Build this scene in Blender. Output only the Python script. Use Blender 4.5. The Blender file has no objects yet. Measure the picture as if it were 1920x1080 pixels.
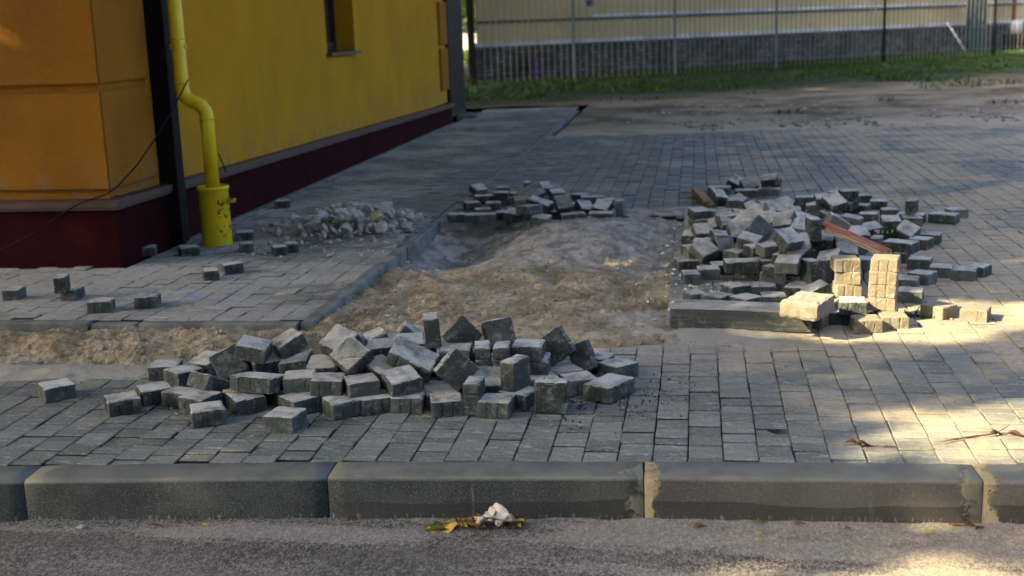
import bpy, bmesh, math, random
import numpy as np
from mathutils import Vector, Matrix, Euler
R = math.radians
random.seed(7); rng = np.random.default_rng(11)
S = bpy.context.scene
COL = S.collection

# ------------------------------------------------------------ camera
F, H = 2300.0, 1.4
YAW, PITCH, ROLL = R(8.783), R(12.208), R(-2.0)
cy, sy = math.cos(YAW), math.sin(YAW); cp, sp = math.cos(PITCH), math.sin(PITCH)
cr, sr = math.cos(ROLL), math.sin(ROLL)
_f0 = np.array([-sy, cy, 0]); _r0 = np.array([cy, sy, 0]); _u0 = np.array([0, 0, 1.])
FW = cp*_f0 - sp*_u0; _u = sp*_f0 + cp*_u0
RT = cr*_r0 + sr*_u; UP = -sr*_r0 + cr*_u
CAMP = np.array([0, 0, H])
cam = bpy.data.cameras.new('camera'); camo = bpy.data.objects.new('camera', cam); COL.objects.link(camo)
m = Matrix.Identity(4)
for i in range(3):
    m[i][0] = RT[i]; m[i][1] = UP[i]; m[i][2] = -FW[i]
m[2][3] = H
camo.matrix_world = m
cam.sensor_width = 36; cam.lens = F/1920*36; cam.clip_start = .1; cam.clip_end = 600
cam.dof.use_dof = True; cam.dof.focus_distance = 4.8; cam.dof.aperture_fstop = 3.0
S.camera = camo
S.view_settings.view_transform = 'Standard'; S.view_settings.look = 'None'
S.view_settings.gamma = 1; S.view_settings.exposure = 2.18
S.cycles.use_denoising = True
S.cycles.max_bounces = 6; S.cycles.diffuse_bounces = 3; S.cycles.transparent_max_bounces = 6

# ------------------------------------------------------------ light
LD = np.array([.84, .46, -.62]); LD /= np.linalg.norm(LD)      # direction the sunlight travels
SUN_EL = math.asin(-LD[2]); SUN_AZ = math.atan2(-LD[0], -LD[1])  # azimuth measured from +Y towards +X
W = bpy.data.worlds.new("World"); S.world = W; W.use_nodes = True
nt = W.node_tree
sky = nt.nodes.new('ShaderNodeTexSky'); sky.sky_type = 'NISHITA'; sky.sun_disc = False
sky.sun_elevation = SUN_EL; sky.sun_rotation = SUN_AZ; sky.dust_density = 6.0; sky.ozone_density = 0; sky.air_density = .6
nt.links.new(sky.outputs[0], nt.nodes['Background'].inputs[0]); nt.nodes['Background'].inputs[1].default_value = .15
sl = bpy.data.lights.new('sun', 'SUN'); sl.energy = 5.0; sl.angle = R(.53); sl.color = (1, .80, .47)
so = bpy.data.objects.new('sun', sl); COL.objects.link(so)
so.rotation_euler = Vector(LD).to_track_quat('-Z', 'Y').to_euler(); so.location = (-9, -5, 9)

# ------------------------------------------------------------ helpers
def ray(px, py): return RT*(px-960) - UP*(py-540) + FW*F
def at(px, py, z=0.):
    d = ray(px, py); return CAMP + (z-H)/d[2]*d
def at_y(px, py, Y):
    d = ray(px, py); return CAMP + Y/d[1]*d
def at_x(px, py, X):
    d = ray(px, py); return CAMP + X/d[0]*d
def pix(P):
    v = np.array(P, float) - CAMP; z = v@FW
    return 960 + F*(v@RT)/z, 540 - F*(v@UP)/z
def tag(o, label=None, cat=None, group=None, kind=None):
    if label: o['label'] = label
    if cat: o['category'] = cat
    if group: o['group'] = group
    if kind: o['kind'] = kind
    return o
def link(name, me, mat=None, parent=None):
    o = bpy.data.objects.new(name, me); COL.objects.link(o)
    if mat and not me.materials: me.materials.append(mat)
    if parent: o.parent = parent
    return o
def empty(name, loc=(0, 0, 0), rz=0):
    o = bpy.data.objects.new(name, None); COL.objects.link(o)
    o.empty_display_size = .1; o.location = loc; o.rotation_euler = (0, 0, rz); return o
def bobj(name, bm, mat, parent=None, smooth=False):
    me = bpy.data.meshes.new(name); bm.to_mesh(me); bm.free()
    if smooth: me.polygons.foreach_set('use_smooth', [True]*len(me.polygons))
    return link(name, me, mat, parent)
def bx(bm, lo, hi, bev=0):
    vs = [bm.verts.new((x, y, z)) for x in (lo[0], hi[0]) for y in (lo[1], hi[1]) for z in (lo[2], hi[2])]
    fs = [bm.faces.new([vs[i] for i in f]) for f in ((0, 1, 3, 2), (4, 6, 7, 5), (0, 4, 5, 1), (2, 3, 7, 6), (0, 2, 6, 4), (1, 5, 7, 3))]
    if bev:
        es = list({e for f in fs for e in f.edges})
        bmesh.ops.bevel(bm, geom=es, offset=bev, segments=2, affect='EDGES', profile=.6)
def tube(bm, pts, rad, n=12, cap=True):
    pts = [Vector(p) for p in pts]; rads = rad if isinstance(rad, (list, tuple)) else [rad]*len(pts)
    rings = []; prev = None
    for i, p in enumerate(pts):
        t = (pts[min(i+1, len(pts)-1)] - pts[max(i-1, 0)]).normalized()
        a = prev if prev is not None else (Vector((1, 0, 0)) if abs(t.x) < .9 else Vector((0, 1, 0)))
        a = (a - t*a.dot(t)).normalized(); prev = a; b = t.cross(a)
        rings.append([bm.verts.new(p + (a*math.cos(k*2*math.pi/n) + b*math.sin(k*2*math.pi/n))*rads[i]) for k in range(n)])
    for r0, r1 in zip(rings, rings[1:]):
        for k in range(n): bm.faces.new((r0[k], r0[(k+1) % n], r1[(k+1) % n], r1[k]))
    if cap: bm.faces.new(rings[0][::-1]); bm.faces.new(rings[-1])
# vectorised value noise
_P = rng.random((256, 256))
def vn(x, y):
    xi = np.floor(x).astype(int); yi = np.floor(y).astype(int); fx = x-xi; fy = y-yi
    fx = fx*fx*(3-2*fx); fy = fy*fy*(3-2*fy)
    g = lambda a, b: _P[a & 255, b & 255]
    return (g(xi, yi)*(1-fx)+g(xi+1, yi)*fx)*(1-fy) + (g(xi, yi+1)*(1-fx)+g(xi+1, yi+1)*fx)*fy
def fbm(x, y, s, o=4, gain=.5):
    r = 0; a = 1; t = 0
    for k in range(o):
        r = r + a*(vn(x*s + 17.3*k, y*s + 9.1*k) - .5); t += a; a *= gain; s *= 2.03
    return r/t*2
def gauss(x, y, cx, cy_, rx, ry): return np.exp(-((x-cx)/rx)**2 - ((y-cy_)/ry)**2)
def np_mesh(name, V, Fq, mat, parent=None, attr=None, smooth=False):
    me = bpy.data.meshes.new(name)
    V = np.asarray(V, np.float32); Fq = np.asarray(Fq, np.int32)
    k = Fq.shape[1]
    me.vertices.add(len(V)); me.vertices.foreach_set('co', V.ravel())
    me.loops.add(Fq.size); me.loops.foreach_set('vertex_index', Fq.ravel())
    me.polygons.add(len(Fq)); me.polygons.foreach_set('loop_start', np.arange(0, Fq.size, k, dtype=np.int32))
    me.polygons.foreach_set('use_smooth', np.full(len(Fq), smooth))
    if attr is not None:
        a = me.attributes.new('rnd', 'FLOAT', 'FACE'); a.data.foreach_set('value', np.asarray(attr, np.float32))
    me.update(calc_edges=True); me.validate()
    return link(name, me, mat, parent)
def grid(name, xs, ys, fz, mat, keep=None):
    X, Y = np.meshgrid(xs, ys); Z = fz(X, Y)
    V = np.stack([X, Y, Z], -1).reshape(-1, 3); nx = len(xs); ny = len(ys)
    i = (np.arange(ny-1)[:, None]*nx + np.arange(nx-1)[None, :]).ravel()
    Fq = np.stack([i, i+1, i+nx+1, i+nx], 1)
    if keep is not None:
        c = V[Fq].mean(1); Fq = Fq[keep(c[:, 0], c[:, 1])]
        u, inv = np.unique(Fq, return_inverse=True); V = V[u]; Fq = inv.reshape(Fq.shape)
    return np_mesh(name, V, Fq, mat, smooth=True)

# ------------------------------------------------------------ materials
class N:
    """tiny node-graph builder"""
    def __init__(s, name, rough=.85, spec=.25):
        s.m = bpy.data.materials.new(name); s.m.use_nodes = True; s.t = s.m.node_tree
        s.b = s.t.nodes['Principled BSDF']; s.b.inputs['Roughness'].default_value = rough
        s.b.inputs['Specular IOR Level'].default_value = spec
        g = s.t.nodes.new('ShaderNodeNewGeometry'); s.pos = g.outputs['Position']; s.nrm = g.outputs['Normal']
        tc = s.t.nodes.new('ShaderNodeTexCoord'); s.obj = tc.outputs['Object']
    def put(s, sock, v):
        if isinstance(v, bpy.types.NodeSocket): s.t.links.new(v, sock)
        elif isinstance(v, (tuple, list)) and len(v) == 3 and sock.type == 'RGBA': sock.default_value = (*v, 1)
        else: sock.default_value = v
    def noise(s, vec, scale, detail=4, rough=.55, dist=0):
        n = s.t.nodes.new('ShaderNodeTexNoise'); s.put(n.inputs['Vector'], vec)
        n.inputs['Scale'].default_value = scale; n.inputs['Detail'].default_value = detail
        n.inputs['Roughness'].default_value = rough; n.inputs['Distortion'].default_value = dist
        return n.outputs['Fac']
    def vor(s, vec, scale, feat='F1', out='Distance'):
        n = s.t.nodes.new('ShaderNodeTexVoronoi'); n.feature = feat; s.put(n.inputs['Vector'], vec)
        n.inputs['Scale'].default_value = scale; return n.outputs[out]
    def ramp(s, v, lo, hi, a=0., b=1.):
        n = s.t.nodes.new('ShaderNodeMapRange'); n.interpolation_type = 'SMOOTHSTEP'
        s.put(n.inputs[0], v)
        for i, k in enumerate((lo, hi, a, b)): n.inputs[i+1].default_value = k
        return n.outputs[0]
    def math(s, op, a, b=0., c=0.):
        n = s.t.nodes.new('ShaderNodeMath'); n.operation = op
        for i, k in enumerate((a, b, c)): s.put(n.inputs[i], k)
        return n.outputs[0]
    def mul(s, a, b): return s.math('MULTIPLY', a, b)
    def add(s, a, b): return s.math('ADD', a, b)
    def mix(s, f, a, b, mode='MIX'):
        n = s.t.nodes.new('ShaderNodeMix'); n.data_type = 'RGBA'; n.blend_type = mode
        s.put(n.inputs['Factor'], f); s.put(n.inputs[6], a); s.put(n.inputs[7], b); return n.outputs[2]
    def sep(s, v):
        n = s.t.nodes.new('ShaderNodeSeparateXYZ'); s.put(n.inputs[0], v); return n.outputs
    def scl(s, v, k):
        n = s.t.nodes.new('ShaderNodeMapping'); s.put(n.inputs[0], v); n.inputs['Scale'].default_value = k; return n.outputs[0]
    def bump(s, h, dist=.002, st=1.):
        n = s.t.nodes.new('ShaderNodeBump'); s.put(n.inputs['Height'], h)
        n.inputs['Distance'].default_value = dist; n.inputs['Strength'].default_value = st
        s.t.links.new(n.outputs[0], s.b.inputs['Normal']); return s
    def col(s, c): s.put(s.b.inputs['Base Color'], c); return s
    def rnd(s):
        n = s.t.nodes.new('ShaderNodeObjectInfo'); return n.outputs['Random']
    def attr(s):
        n = s.t.nodes.new('ShaderNodeAttribute'); n.attribute_name = 'rnd'; return n.outputs['Fac']

def m_paver():
    n = N('paver_concrete', .82, .3); a = n.attr(); P = n.pos; x, y, z = n.sep(P)[:3]
    base = n.mix(n.ramp(a, 0, 1), (.10, .118, .113), (.18, .20, .19))
    base = n.mix(n.ramp(n.noise(P, 70, 3), .45, .75, 0, .5), base, (.26, .28, .28))
    base = n.mix(n.ramp(n.noise(P, 190, 3, .7), .50, .64, 0, .7), base, (.035, .042, .042))
    scr = n.noise(n.scl(P, (9, 26, 9)), 1.6, 5, .65, 1.2)
    base = n.mix(n.ramp(scr, .52, .72, 0, .7), base, (.36, .37, .36))
    # wind-blown sand lying on the paving, more towards the pit and the right-hand side
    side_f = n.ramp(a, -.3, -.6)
    sand = n.noise(P, 1.3, 5, .6)
    side = n.ramp(x, -.6, 1.6, 0, .17)
    near = n.mul(n.ramp(y, 4.5, 5.3, 0, .16), n.ramp(y, 6.3, 9, 1, .2))
    left = n.mul(n.ramp(x, -1.6, -3.0, 0, .14), n.ramp(y, 5.2, 5.8, 0, 1))
    s = n.add(n.add(sand, side), n.add(near, left))
    s = n.ramp(s, .56, .78, 0, .85)
    s = n.mul(s, n.ramp(n.noise(P, 30, 4, .7), .3, .6, .35, 1))
    base = n.mix(s, base, n.mix(n.ramp(x, -1.5, .9), (.36, .36, .34), (.40, .335, .235)))
    # a spill of blue line-marking chalk on the path
    dx = n.math('SUBTRACT', x, -2.75); dy = n.math('SUBTRACT', y, 6.25)
    d = n.add(n.mul(n.mul(dx, dx), 3.2), n.mul(n.mul(dy, dy), 14))
    blue = n.mul(n.ramp(d, .9, .1), n.ramp(n.noise(P, 7, 5, .7), .52, .64, 0, .7))
    base = n.mix(blue, base, (.06, .22, .42))
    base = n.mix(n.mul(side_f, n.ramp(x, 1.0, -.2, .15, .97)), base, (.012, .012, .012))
    n.col(base)
    return n.bump(n.add(n.noise(P, 300, 3), n.mul(n.noise(P, 60, 3), 1.2)), .0016, .9).m
def m_block(name, c0, c1, dust_or_toplight, dust_toplight_c):
    n = N(name, .8, .3); r = n.rnd(); P = n.obj
    base = n.mix(r, c0, c1)
    P2 = n.t.nodes.new('ShaderNodeVectorMath'); P2.operation = 'ADD'; n.put(P2.inputs[0], P)
    cx = n.t.nodes.new('ShaderNodeCombineXYZ'); n.put(cx.inputs[0], n.mul(r, 37.)); n.put(cx.inputs[1], n.mul(r, 91.))
    n.t.links.new(cx.outputs[0], P2.inputs[1]); P = P2.outputs[0]
    base = n.mix(n.ramp(n.noise(P, 22, 5, .65), .5, .72, 0, .5), base, (.26, .29, .29))
    base = n.mix(n.ramp(n.noise(P, 340, 2), .5, .72, 0, .8), base, (.025, .03, .032))
    base = n.mix(n.ramp(n.noise(P, 90, 5, .7), .58, .70, 0, .5), base, (.38, .39, .38))
    up = n.ramp(n.sep(n.nrm)[2], .5, .9)
    d = n.mul(up, n.ramp(n.noise(P, 12, 5, .7), .30, .60, .25, dust_or_toplight))  # upward faces lightened: skylight on block tops painted in, along with some dust
    base = n.mix(d, base, dust_toplight_c)
    # edge wear
    g = n.t.nodes.new('ShaderNodeNewGeometry')
    base = n.mix(n.ramp(g.outputs['Pointiness'], .53, .66, 0, .25), base, (.42, .44, .43))
    n.col(base)
    return n.bump(n.add(n.noise(P, 420, 3), n.mul(n.vor(P, 150), .8)), .0016, 1).m
def m_sand(name='sand'):
    n = N(name, .95, .1); P = n.pos; x, y, z = n.sep(P)[:3]
    w = n.noise(P, 3.2, 6, .65, .5)
    tan = n.mix(n.ramp(w, .35, .68), (.34, .28, .185), (.62, .545, .40))
    tan = n.mix(n.ramp(n.noise(P, 26, 5, .75), .48, .66, 0, .75), tan, (.19, .135, .075))
    grey = n.mix(n.ramp(n.noise(P, 9, 5, .7), .35, .65), (.25, .25, .232), (.55, .535, .49))
    f = n.ramp(n.add(y, n.mul(n.math('SUBTRACT', w, .5), 1.6)), 6.75, 7.35)
    c = n.mix(f, tan, grey)
    film = n.math('MAXIMUM', n.ramp(n.add(n.mul(x, -.1), y), 5.19, 5.11), n.ramp(x, -.12, -.06))
    c = n.mix(film, c, n.mix(n.noise(P, 14, 4), (.36, .35, .32), (.50, .48, .44)))
    sp = n.ramp(n.mul(gz(n, x, y, -.18, 5.68, .24, .34), n.ramp(n.noise(P, 10, 4), .3, .6, .6, 1.2)), .3, .5)
    c = n.mix(sp, c, (.50, .47, .41))
    n.col(c)
    h = n.add(n.noise(P, 55, 6, .75), n.mul(n.noise(P, 240, 2), .4))
    return n.bump(h, .022, 1).m
def gz(n, x, y, cx, cy_, rx, ry):
    a = n.mul(n.math('SUBTRACT', x, cx), 1/rx); b = n.mul(n.math('SUBTRACT', y, cy_), 1/ry)
    return n.math('EXPONENT', n.mul(n.add(n.mul(a, a), n.mul(b, b)), -1.))
def m_asphalt():
    n = N('asphalt', .9, .2); P = n.pos; x, y, z = n.sep(P)[:3]
    base = n.mix(n.ramp(n.noise(P, 5, 4), .35, .65), (.045, .045, .045), (.085, .083, .08))
    g = n.ramp(n.noise(n.scl(P, (1, .6, 1)), 110, 3, .65, 1.2), .47, .57)
    st = n.noise(n.scl(P, (.8, 4.5, 1)), 1.7, 6, .62, .4)
    nearkerb = n.ramp(y, 3.3, 3.5, 0, .16)
    dust_or_toplight = n.ramp(n.add(n.add(st, nearkerb), n.ramp(x, -.8, .6, 0, .16)), .30, .82)
    dc = n.mix(n.ramp(x, -1, 1), (.30, .295, .285), (.42, .37, .29))
    c = n.mix(n.mul(g, n.add(n.mul(dust_or_toplight, .65), .4)), base, dc)
    c = n.mix(n.mul(n.ramp(dust_or_toplight, .55, 1.), .55), c, dc)
    c = n.mix(n.ramp(n.noise(P, 420, 2), .64, .7, 0, .6), c, (.5, .48, .43))
    n.col(c)
    return n.bump(n.add(n.noise(P, 170, 3, .6, 1.5), n.mul(n.noise(P, 60, 3), .6)), .006, 1).m
KJ = None
def m_kerb():
    n = N('kerb_concrete', .9, .12); P = n.pos; x, y, z = n.sep(P)[:3]
    base = n.mix(n.ramp(n.noise(P, 4, 4), .3, .7), (.028, .037, .038), (.062, .073, .073))
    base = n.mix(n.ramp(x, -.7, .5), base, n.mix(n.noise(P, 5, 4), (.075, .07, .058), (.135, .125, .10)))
    base = n.mix(n.ramp(n.noise(P, 320, 2), .5, .7, 0, .6), base, (.20, .21, .20))
    # worn, dusty top arris
    top = n.mul(n.ramp(z, -.014, -.003), n.ramp(n.noise(P, 9, 5, .6), .3, .6, .5, 1))
    base = n.mix(n.mul(top, .85), base, (.17, .18, .165))
    # old tide line and dark splash band at the foot
    wav = n.add(z, n.mul(n.math('SUBTRACT', n.noise(n.scl(P, (1, 1, .1)), 1.6, 3), .5), .06))
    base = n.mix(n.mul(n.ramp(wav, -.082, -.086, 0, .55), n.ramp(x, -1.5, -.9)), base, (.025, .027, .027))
    drip = n.mul(n.ramp(n.noise(n.scl(P, (14, 14, 1.2)), 1.3, 4, .6), .66, .74), n.ramp(z, -.02, -.05, .2, .55))
    base = n.mix(drip, base, (.34, .34, .31))
    foot = n.mul(n.ramp(z, -.118, -.128), n.ramp(n.noise(n.scl(P, (70, 70, 20)), 1.2, 4, .7), .55, .64, 0, .5))
    base = n.mix(foot, base, (.30, .29, .27))
    # hardened mortar smeared over two joints
    wob = n.mul(n.math('SUBTRACT', n.noise(P, 14, 5, .75), .5), .26)
    wob2 = n.mul(n.math('SUBTRACT', n.noise(n.scl(P, (1, 1, 2)), 60, 4, .7), .5), .05)
    mo = None
    for xj, wd, lean in ((KJ[2], .05, .12), (KJ[3], .06, -.1)):
        dd = n.math('ABSOLUTE', n.add(n.add(n.math('SUBTRACT', x, xj), wob2), wob))
        q = n.ramp(dd, wd, wd*.55); mo = q if mo is None else n.math('MAXIMUM', mo, q)
    base = n.mix(n.mul(mo, n.ramp(n.noise(P, 40, 4, .7), .3, .5, .6, 1)), base, (.28, .245, .16))
    n.col(base)
    return n.bump(n.add(n.add(n.noise(P, 380, 3), n.mul(n.noise(P, 12, 3), 2)), n.mul(mo, 2.5)), .0018, .9).m
def m_stucco(name, c0, c1, sc=120, bd=.004):
    n = N(name, .85, .2); P = n.pos
    c = n.mix(n.ramp(n.noise(P, 1.4, 5, .6), .3, .7), c0, c1)
    c = n.mix(n.ramp(n.noise(n.scl(P, (4, 4, .6)), 1.5, 4), .55, .8, 0, .3), c, tuple(k*.6 for k in c0))
    c = n.mix(n.ramp(n.noise(P, 170, 3, .7), .45, .65, 0, .35), c, tuple(k*.45 for k in c0))
    dirt = n.mul(n.ramp(n.sep(P)[2], .75, .42), n.ramp(n.noise(n.scl(P, (5, 5, 2)), 2, 5, .7), .45, .65, 0, .5))
    c = n.mix(dirt, c, (.16, .13, .09))
    n.col(c); return n.bump(n.noise(P, sc, 4, .6), bd, 1).m
def m_plain(name, c, c2=None, rough=.6, spec=.4, sc=8, bump=0, metal=0, bs=60):
    n = N(name, rough, spec); n.b.inputs['Metallic'].default_value = metal
    c2 = c2 or tuple(k*.65 for k in c)
    n.col(n.mix(n.ramp(n.noise(n.obj, sc, 5, .6), .35, .65), c, c2))
    if bump: n.bump(n.noise(n.obj, bs, 4), bump, 1)
    return n.m

# ------------------------------------------------------------ plan of the place (metres)
KPX = [(-560, 988), (52, 978), (618, 972), (1208, 974), (1840, 983)]
kp = [at(px, py, -.14) for px, py in KPX]
kp = [kp[1] - (kp[2]-kp[1])*(4-i) for i in range(4)] + kp[1:] + [kp[4] + (kp[4]-kp[3])*(i+1) for i in range(3)]
kp = np.array([(p[0], p[1]) for p in kp])
KJ = [float(p[0]) for p in kp[4:8]]; KJ[0], KJ[1], KJ[2], KJ[3] = KJ
def kerb_y(x): return np.interp(x, kp[:, 0], kp[:, 1])
KW = .15
BX, BY0, BY1 = -3.54, 7.04, 17.7          # yellow building: right-hand wall and its two ends
EX = -1.85                                 # edging between path and pit
def front_edge(x): return np.interp(x, [-9, -3.07, -2.28, -.48, -.13, -.1], [4.95, 4.87, 4.8, 5.15, 5.28, 5.3])

mPav = m_paver(); mSand = m_sand(); mKerb = m_kerb()
mBlk = m_block('block_concrete', (.016, .024, .023), (.050, .067, .063), .95, (.50, .51, .49))
mBlkSandy = m_block('block_buff_concrete', (.155, .135, .095), (.23, .20, .14), .4, (.34, .31, .25))
mBlkPale = m_block('block_pale_concrete', (.045, .058, .058), (.11, .13, .128), .95, (.50, .48, .44))

# ------------------------------------------------------------ ground sheets
grid('ground', np.linspace(-150, 150, 31), np.linspace(-60, 240, 31), lambda x, y: x*0-.30,
     m_plain('subsoil', (.12, .10, .07), rough=.95, spec=.1)).__setitem__('kind', 'structure')
o = grid('road', np.arange(-9, 9.01, .05), np.concatenate([np.arange(-8, 1, .5), np.arange(1, 3.8, .03)]),
         lambda x, y: -.14 + fbm(x, y, 3, 3)*.004 + .008*np.clip((y-kerb_y(x)+.12)/.12, 0, 1)*(fbm(x, y, 14, 3)+.3), m_asphalt())
o['kind'] = 'structure'

def in_paving(x, y):
    k = y > kerb_y(x)+KW+.008
    a = k & (y < front_edge(x)) & (x <= -.1)
    b = k & (x > -.1) & (y < 15.3+.16*(x-.5)+.1*np.sin(x*2)) & ~((x < .0) & (y > 8.25) & (y < 8.7))
    c = (x > EX) & (x <= -.1) & (y > 8.85) & (y < 15.2)
    d = (x < EX-.07) & (y > 5.66) & (y < 20.5) & ((x > BX+.02) | (y < BY0-.03))
    return a | b | c | d
def pave(name, x0, x1, y0, y1, test, seed, px=.1135):
    r = np.random.default_rng(seed); L = []
    x = x0
    while x < x1:
        y = y0 - r.random()*.1; k = 0
        while y < y1:
            l = r.choice([.06, .06, .085, .085, .085, .1135, .1135]); L.append((x, y, px, l)); y += l
        x += px
    L = np.array(L); kb = np.maximum(kerb_y(L[:, 0]+px/2)+KW+.003, y0 if y0 > 5 else 0); top = L[:, 1]+L[:, 3]
    cut = (L[:, 1] < kb) & (top > kb+.025); L[cut, 1] = kb[cut]; L[cut, 3] = top[cut]-kb[cut]
    c = L[:, :2] + L[:, 2:]/2
    L = L[test(c[:, 0], c[:, 1])]
    n = len(L); g = .0018; b = .005
    r1 = r.random(n); dz = r.normal(0, .0016, n); tx = r.normal(0, .009, n); ty = r.normal(0, .011, n)
    # low-frequency settling
    wx = fbm(L[:, 0], L[:, 1], .8, 3)*.006
    V = np.zeros((n, 12, 3)); jx = r.normal(0, .0012, n); jy = r.normal(0, .0012, n); ang = r.normal(0, .006, n)
    for li, (ins, iny, z) in enumerate(((g, .0036, -.03), (g, .0036, -.0035), (g+b*.6, .0036+b*.6, 0))):
        for ci, (sx, sy_) in enumerate(((0, 0), (1, 0), (1, 1), (0, 1))):
            lx = (sx-.5)*(L[:, 2]-2*ins); ly = (sy_-.5)*(L[:, 3]-2*iny)
            V[:, li*4+ci, 0] = L[:, 0]+L[:, 2]/2 + lx - ly*ang + jx
            V[:, li*4+ci, 1] = L[:, 1]+L[:, 3]/2 + ly + lx*ang + jy
            V[:, li*4+ci, 2] = z + dz + wx + tx*lx + ty*ly
    q = []
    for a in (0, 4):
        for k in range(4): q.append((a+k, a+(k+1) % 4, a+4+(k+1) % 4, a+4+k))
    q.append((8, 9, 10, 11)); q = np.array(q)
    Fq = (np.arange(n)[:, None, None]*12 + q[None]).reshape(-1, 4)
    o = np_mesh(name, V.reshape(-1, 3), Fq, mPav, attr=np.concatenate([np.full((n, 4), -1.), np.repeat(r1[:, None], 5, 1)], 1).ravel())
    o['kind'] = 'structure'; return o
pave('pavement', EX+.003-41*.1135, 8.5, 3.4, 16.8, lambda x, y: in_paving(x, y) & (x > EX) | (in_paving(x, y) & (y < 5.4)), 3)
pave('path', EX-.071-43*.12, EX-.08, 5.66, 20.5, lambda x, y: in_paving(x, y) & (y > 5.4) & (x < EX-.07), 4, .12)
nb = N('joint_sand', .95, .1)
nb.col(nb.mix(nb.ramp(nb.add(nb.noise(nb.pos, 2.5, 4), nb.ramp(nb.sep(nb.pos)[0], -.8, 1.2, -.28, .18)), .4, .6), (.010, .011, .011), (.26, .23, .18)))
def bedz(x, y): return -.0135 + fbm(x, y, .8, 3)*.006 + np.clip(fbm(x, y, 5, 3)-.1, -.5, .5)*.008 + np.clip((x+.6)*.004, -.003, .004) + np.clip((x-.1)*.006, 0, .0025)
o = grid('paving_bed', np.arange(-7, 8.6, .06), np.arange(3.4, 20.6, .06), bedz, nb.m,
         keep=lambda x, y: in_paving(x, y) & ~((y > front_edge(x)-.06) & (y < 5.5) & (x < -.04)) & ~((x > -.13) & (x < -.04) & (y > 5.2) & (y < 8.9)) & ((x < EX-.07) | (x > EX+.002) | (y < 5)))
o['kind'] = 'structure'

# sand of the open pit and the films of sand swept over the paving around it
def sand_z(x, y):
    big = fbm(x, y, 1.7, 3)*.022; cl = fbm(x, y, 9, 5, .7) + np.maximum(0, fbm(x, y, 26, 3))*.8*np.clip(fbm(x, y, 2.1, 2)+.5, 0, 1)
    inpit = (x > EX-.01) & (x < -.09) & (y > front_edge(x)+.02) & (y < 8.84)
    strip = (x <= EX-.01) & (y > front_edge(x)+.02) & (y < 5.62)
    ridge = gauss(x, y, -3.6, 5.14, 2.4, .2)*.075 + gauss(x, y, -2.2, 5.2, .8, .2)*.04
    pit = -.035 + big + cl*.034 + gauss(x, y, -.75, 7.8, .5, .5)*.11 + gauss(x, y, -.75, 8.45, .55, .3)*.05 \
        - gauss(x, y, -1.58, 7.95, .32, .7)*.17 - gauss(x, y, -.25, 7.0, .22, .7)*.035 + gauss(x, y, -1.0, 5.65, .7, .25)*.035 \
        + gauss(x, y, -.45, 5.4, .35, .18)*.035 - gauss(x, y, -.22, 8.5, .14, .2)*.07 + gauss(x, y, -1.2, 6.9, .6, .15)*.035
    st = -.032 + ridge + big*.5 + cl*.036
    st = np.where((y > 5.42) & (x < -3.0), st - .035*np.clip((y-5.42)/.12, 0, 1)*(.5+vn(x*3, y*3)), st)
    film = -.021 + cl*.011 + fbm(x, y, 2.2, 3)*.012
    film = film + gauss(x, y, -3.1, 4.72, .95, .17)*.036 + gauss(x, y, -2.1, 4.72, .35, .12)*.02 \
        + gauss(x, y, .15, 5.32, .35, .16)*.026 + gauss(x, y, -.02, 5.9, .22, .35)*.034 + gauss(x, y, .1, 6.0, .22, .25)*.02 \
        + gauss(x, y, -.02, 8.0, .2, 1.2)*.03 + gauss(x, y, -.4, 9.0, .9, .25)*.026 + gauss(x, y, -1.2, 4.95, 1.0, .22)*.02 \
        + gauss(x, y, .55, 5.5, .7, .2)*.012 + gauss(x, y, -2.5, 8.4, .6, .7)*.022 + gauss(x, y, -2.0, 7.0, .12, 1.2)*.02
    edge = np.clip((front_edge(x)+.06-y)/.09, 0, 1)
    z = np.where(inpit, pit, np.where(strip, st, film))
    return z
xs = np.concatenate([np.arange(-7, -4.2, .05), np.arange(-4.2, 1.2, .011)])
o = grid('sand', xs, np.arange(4.35, 9.3, .011), sand_z, mSand,
         keep=lambda x, y: ~((x < EX-.05) & (y > 5.62) & (x < BX+.2)) & ~((x < EX+.005) & (x > EX-.085) & (y > 5.5)))
o['kind'] = 'structure'

# ------------------------------------------------------------ kerb of the road, edging of the path
def kerb_profile(r=.015, w=KW, h=.30, top=0.0):
    p = [(0, -h), (0, -r-.004), (0, -r)]
    for k in range(1, 6):
        a = k/6*math.pi/2; p.append((r-r*math.cos(a), -r+r*math.sin(a)))
    p += [(r, 0), (r+.004, 0), (w-.004, -.001), (w, -.005), (w, -h)]
    return p
def extrude(prof, a, b, gap=.003, seg=16, wob=.0012):
    """profile (distance back, height) swept along the line a->b"""
    bm = bmesh.new(); a = Vector((a[0], a[1], 0)); b = Vector((b[0], b[1], 0)); d = (b-a).normalized(); nn = Vector((-d.y, d.x, 0))
    a = a + d*gap; b = b - d*gap; rings = []
    for s in range(seg+1):
        c = a.lerp(b, s/seg); ins = .0015 if s in (0, seg) else 0
        rings.append([bm.verts.new(c + nn*(u + random.uniform(-wob, wob) + (ins if u < .01 else -ins if u > prof[-1][0]-.01 else 0)) + Vector((0, 0, v + random.uniform(-wob, wob)*.6 - (ins if v > -.01 else 0)))) for u, v in prof])
    for r0, r1 in zip(rings, rings[1:]):
        for k in range(len(prof)-1): bm.faces.new((r0[k], r1[k], r1[k+1], r0[k+1]))
    bm.faces.new(rings[0]); bm.faces.new(rings[-1][::-1])
    bmesh.ops.recalc_face_normals(bm, faces=bm.faces)
    return bm
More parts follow.
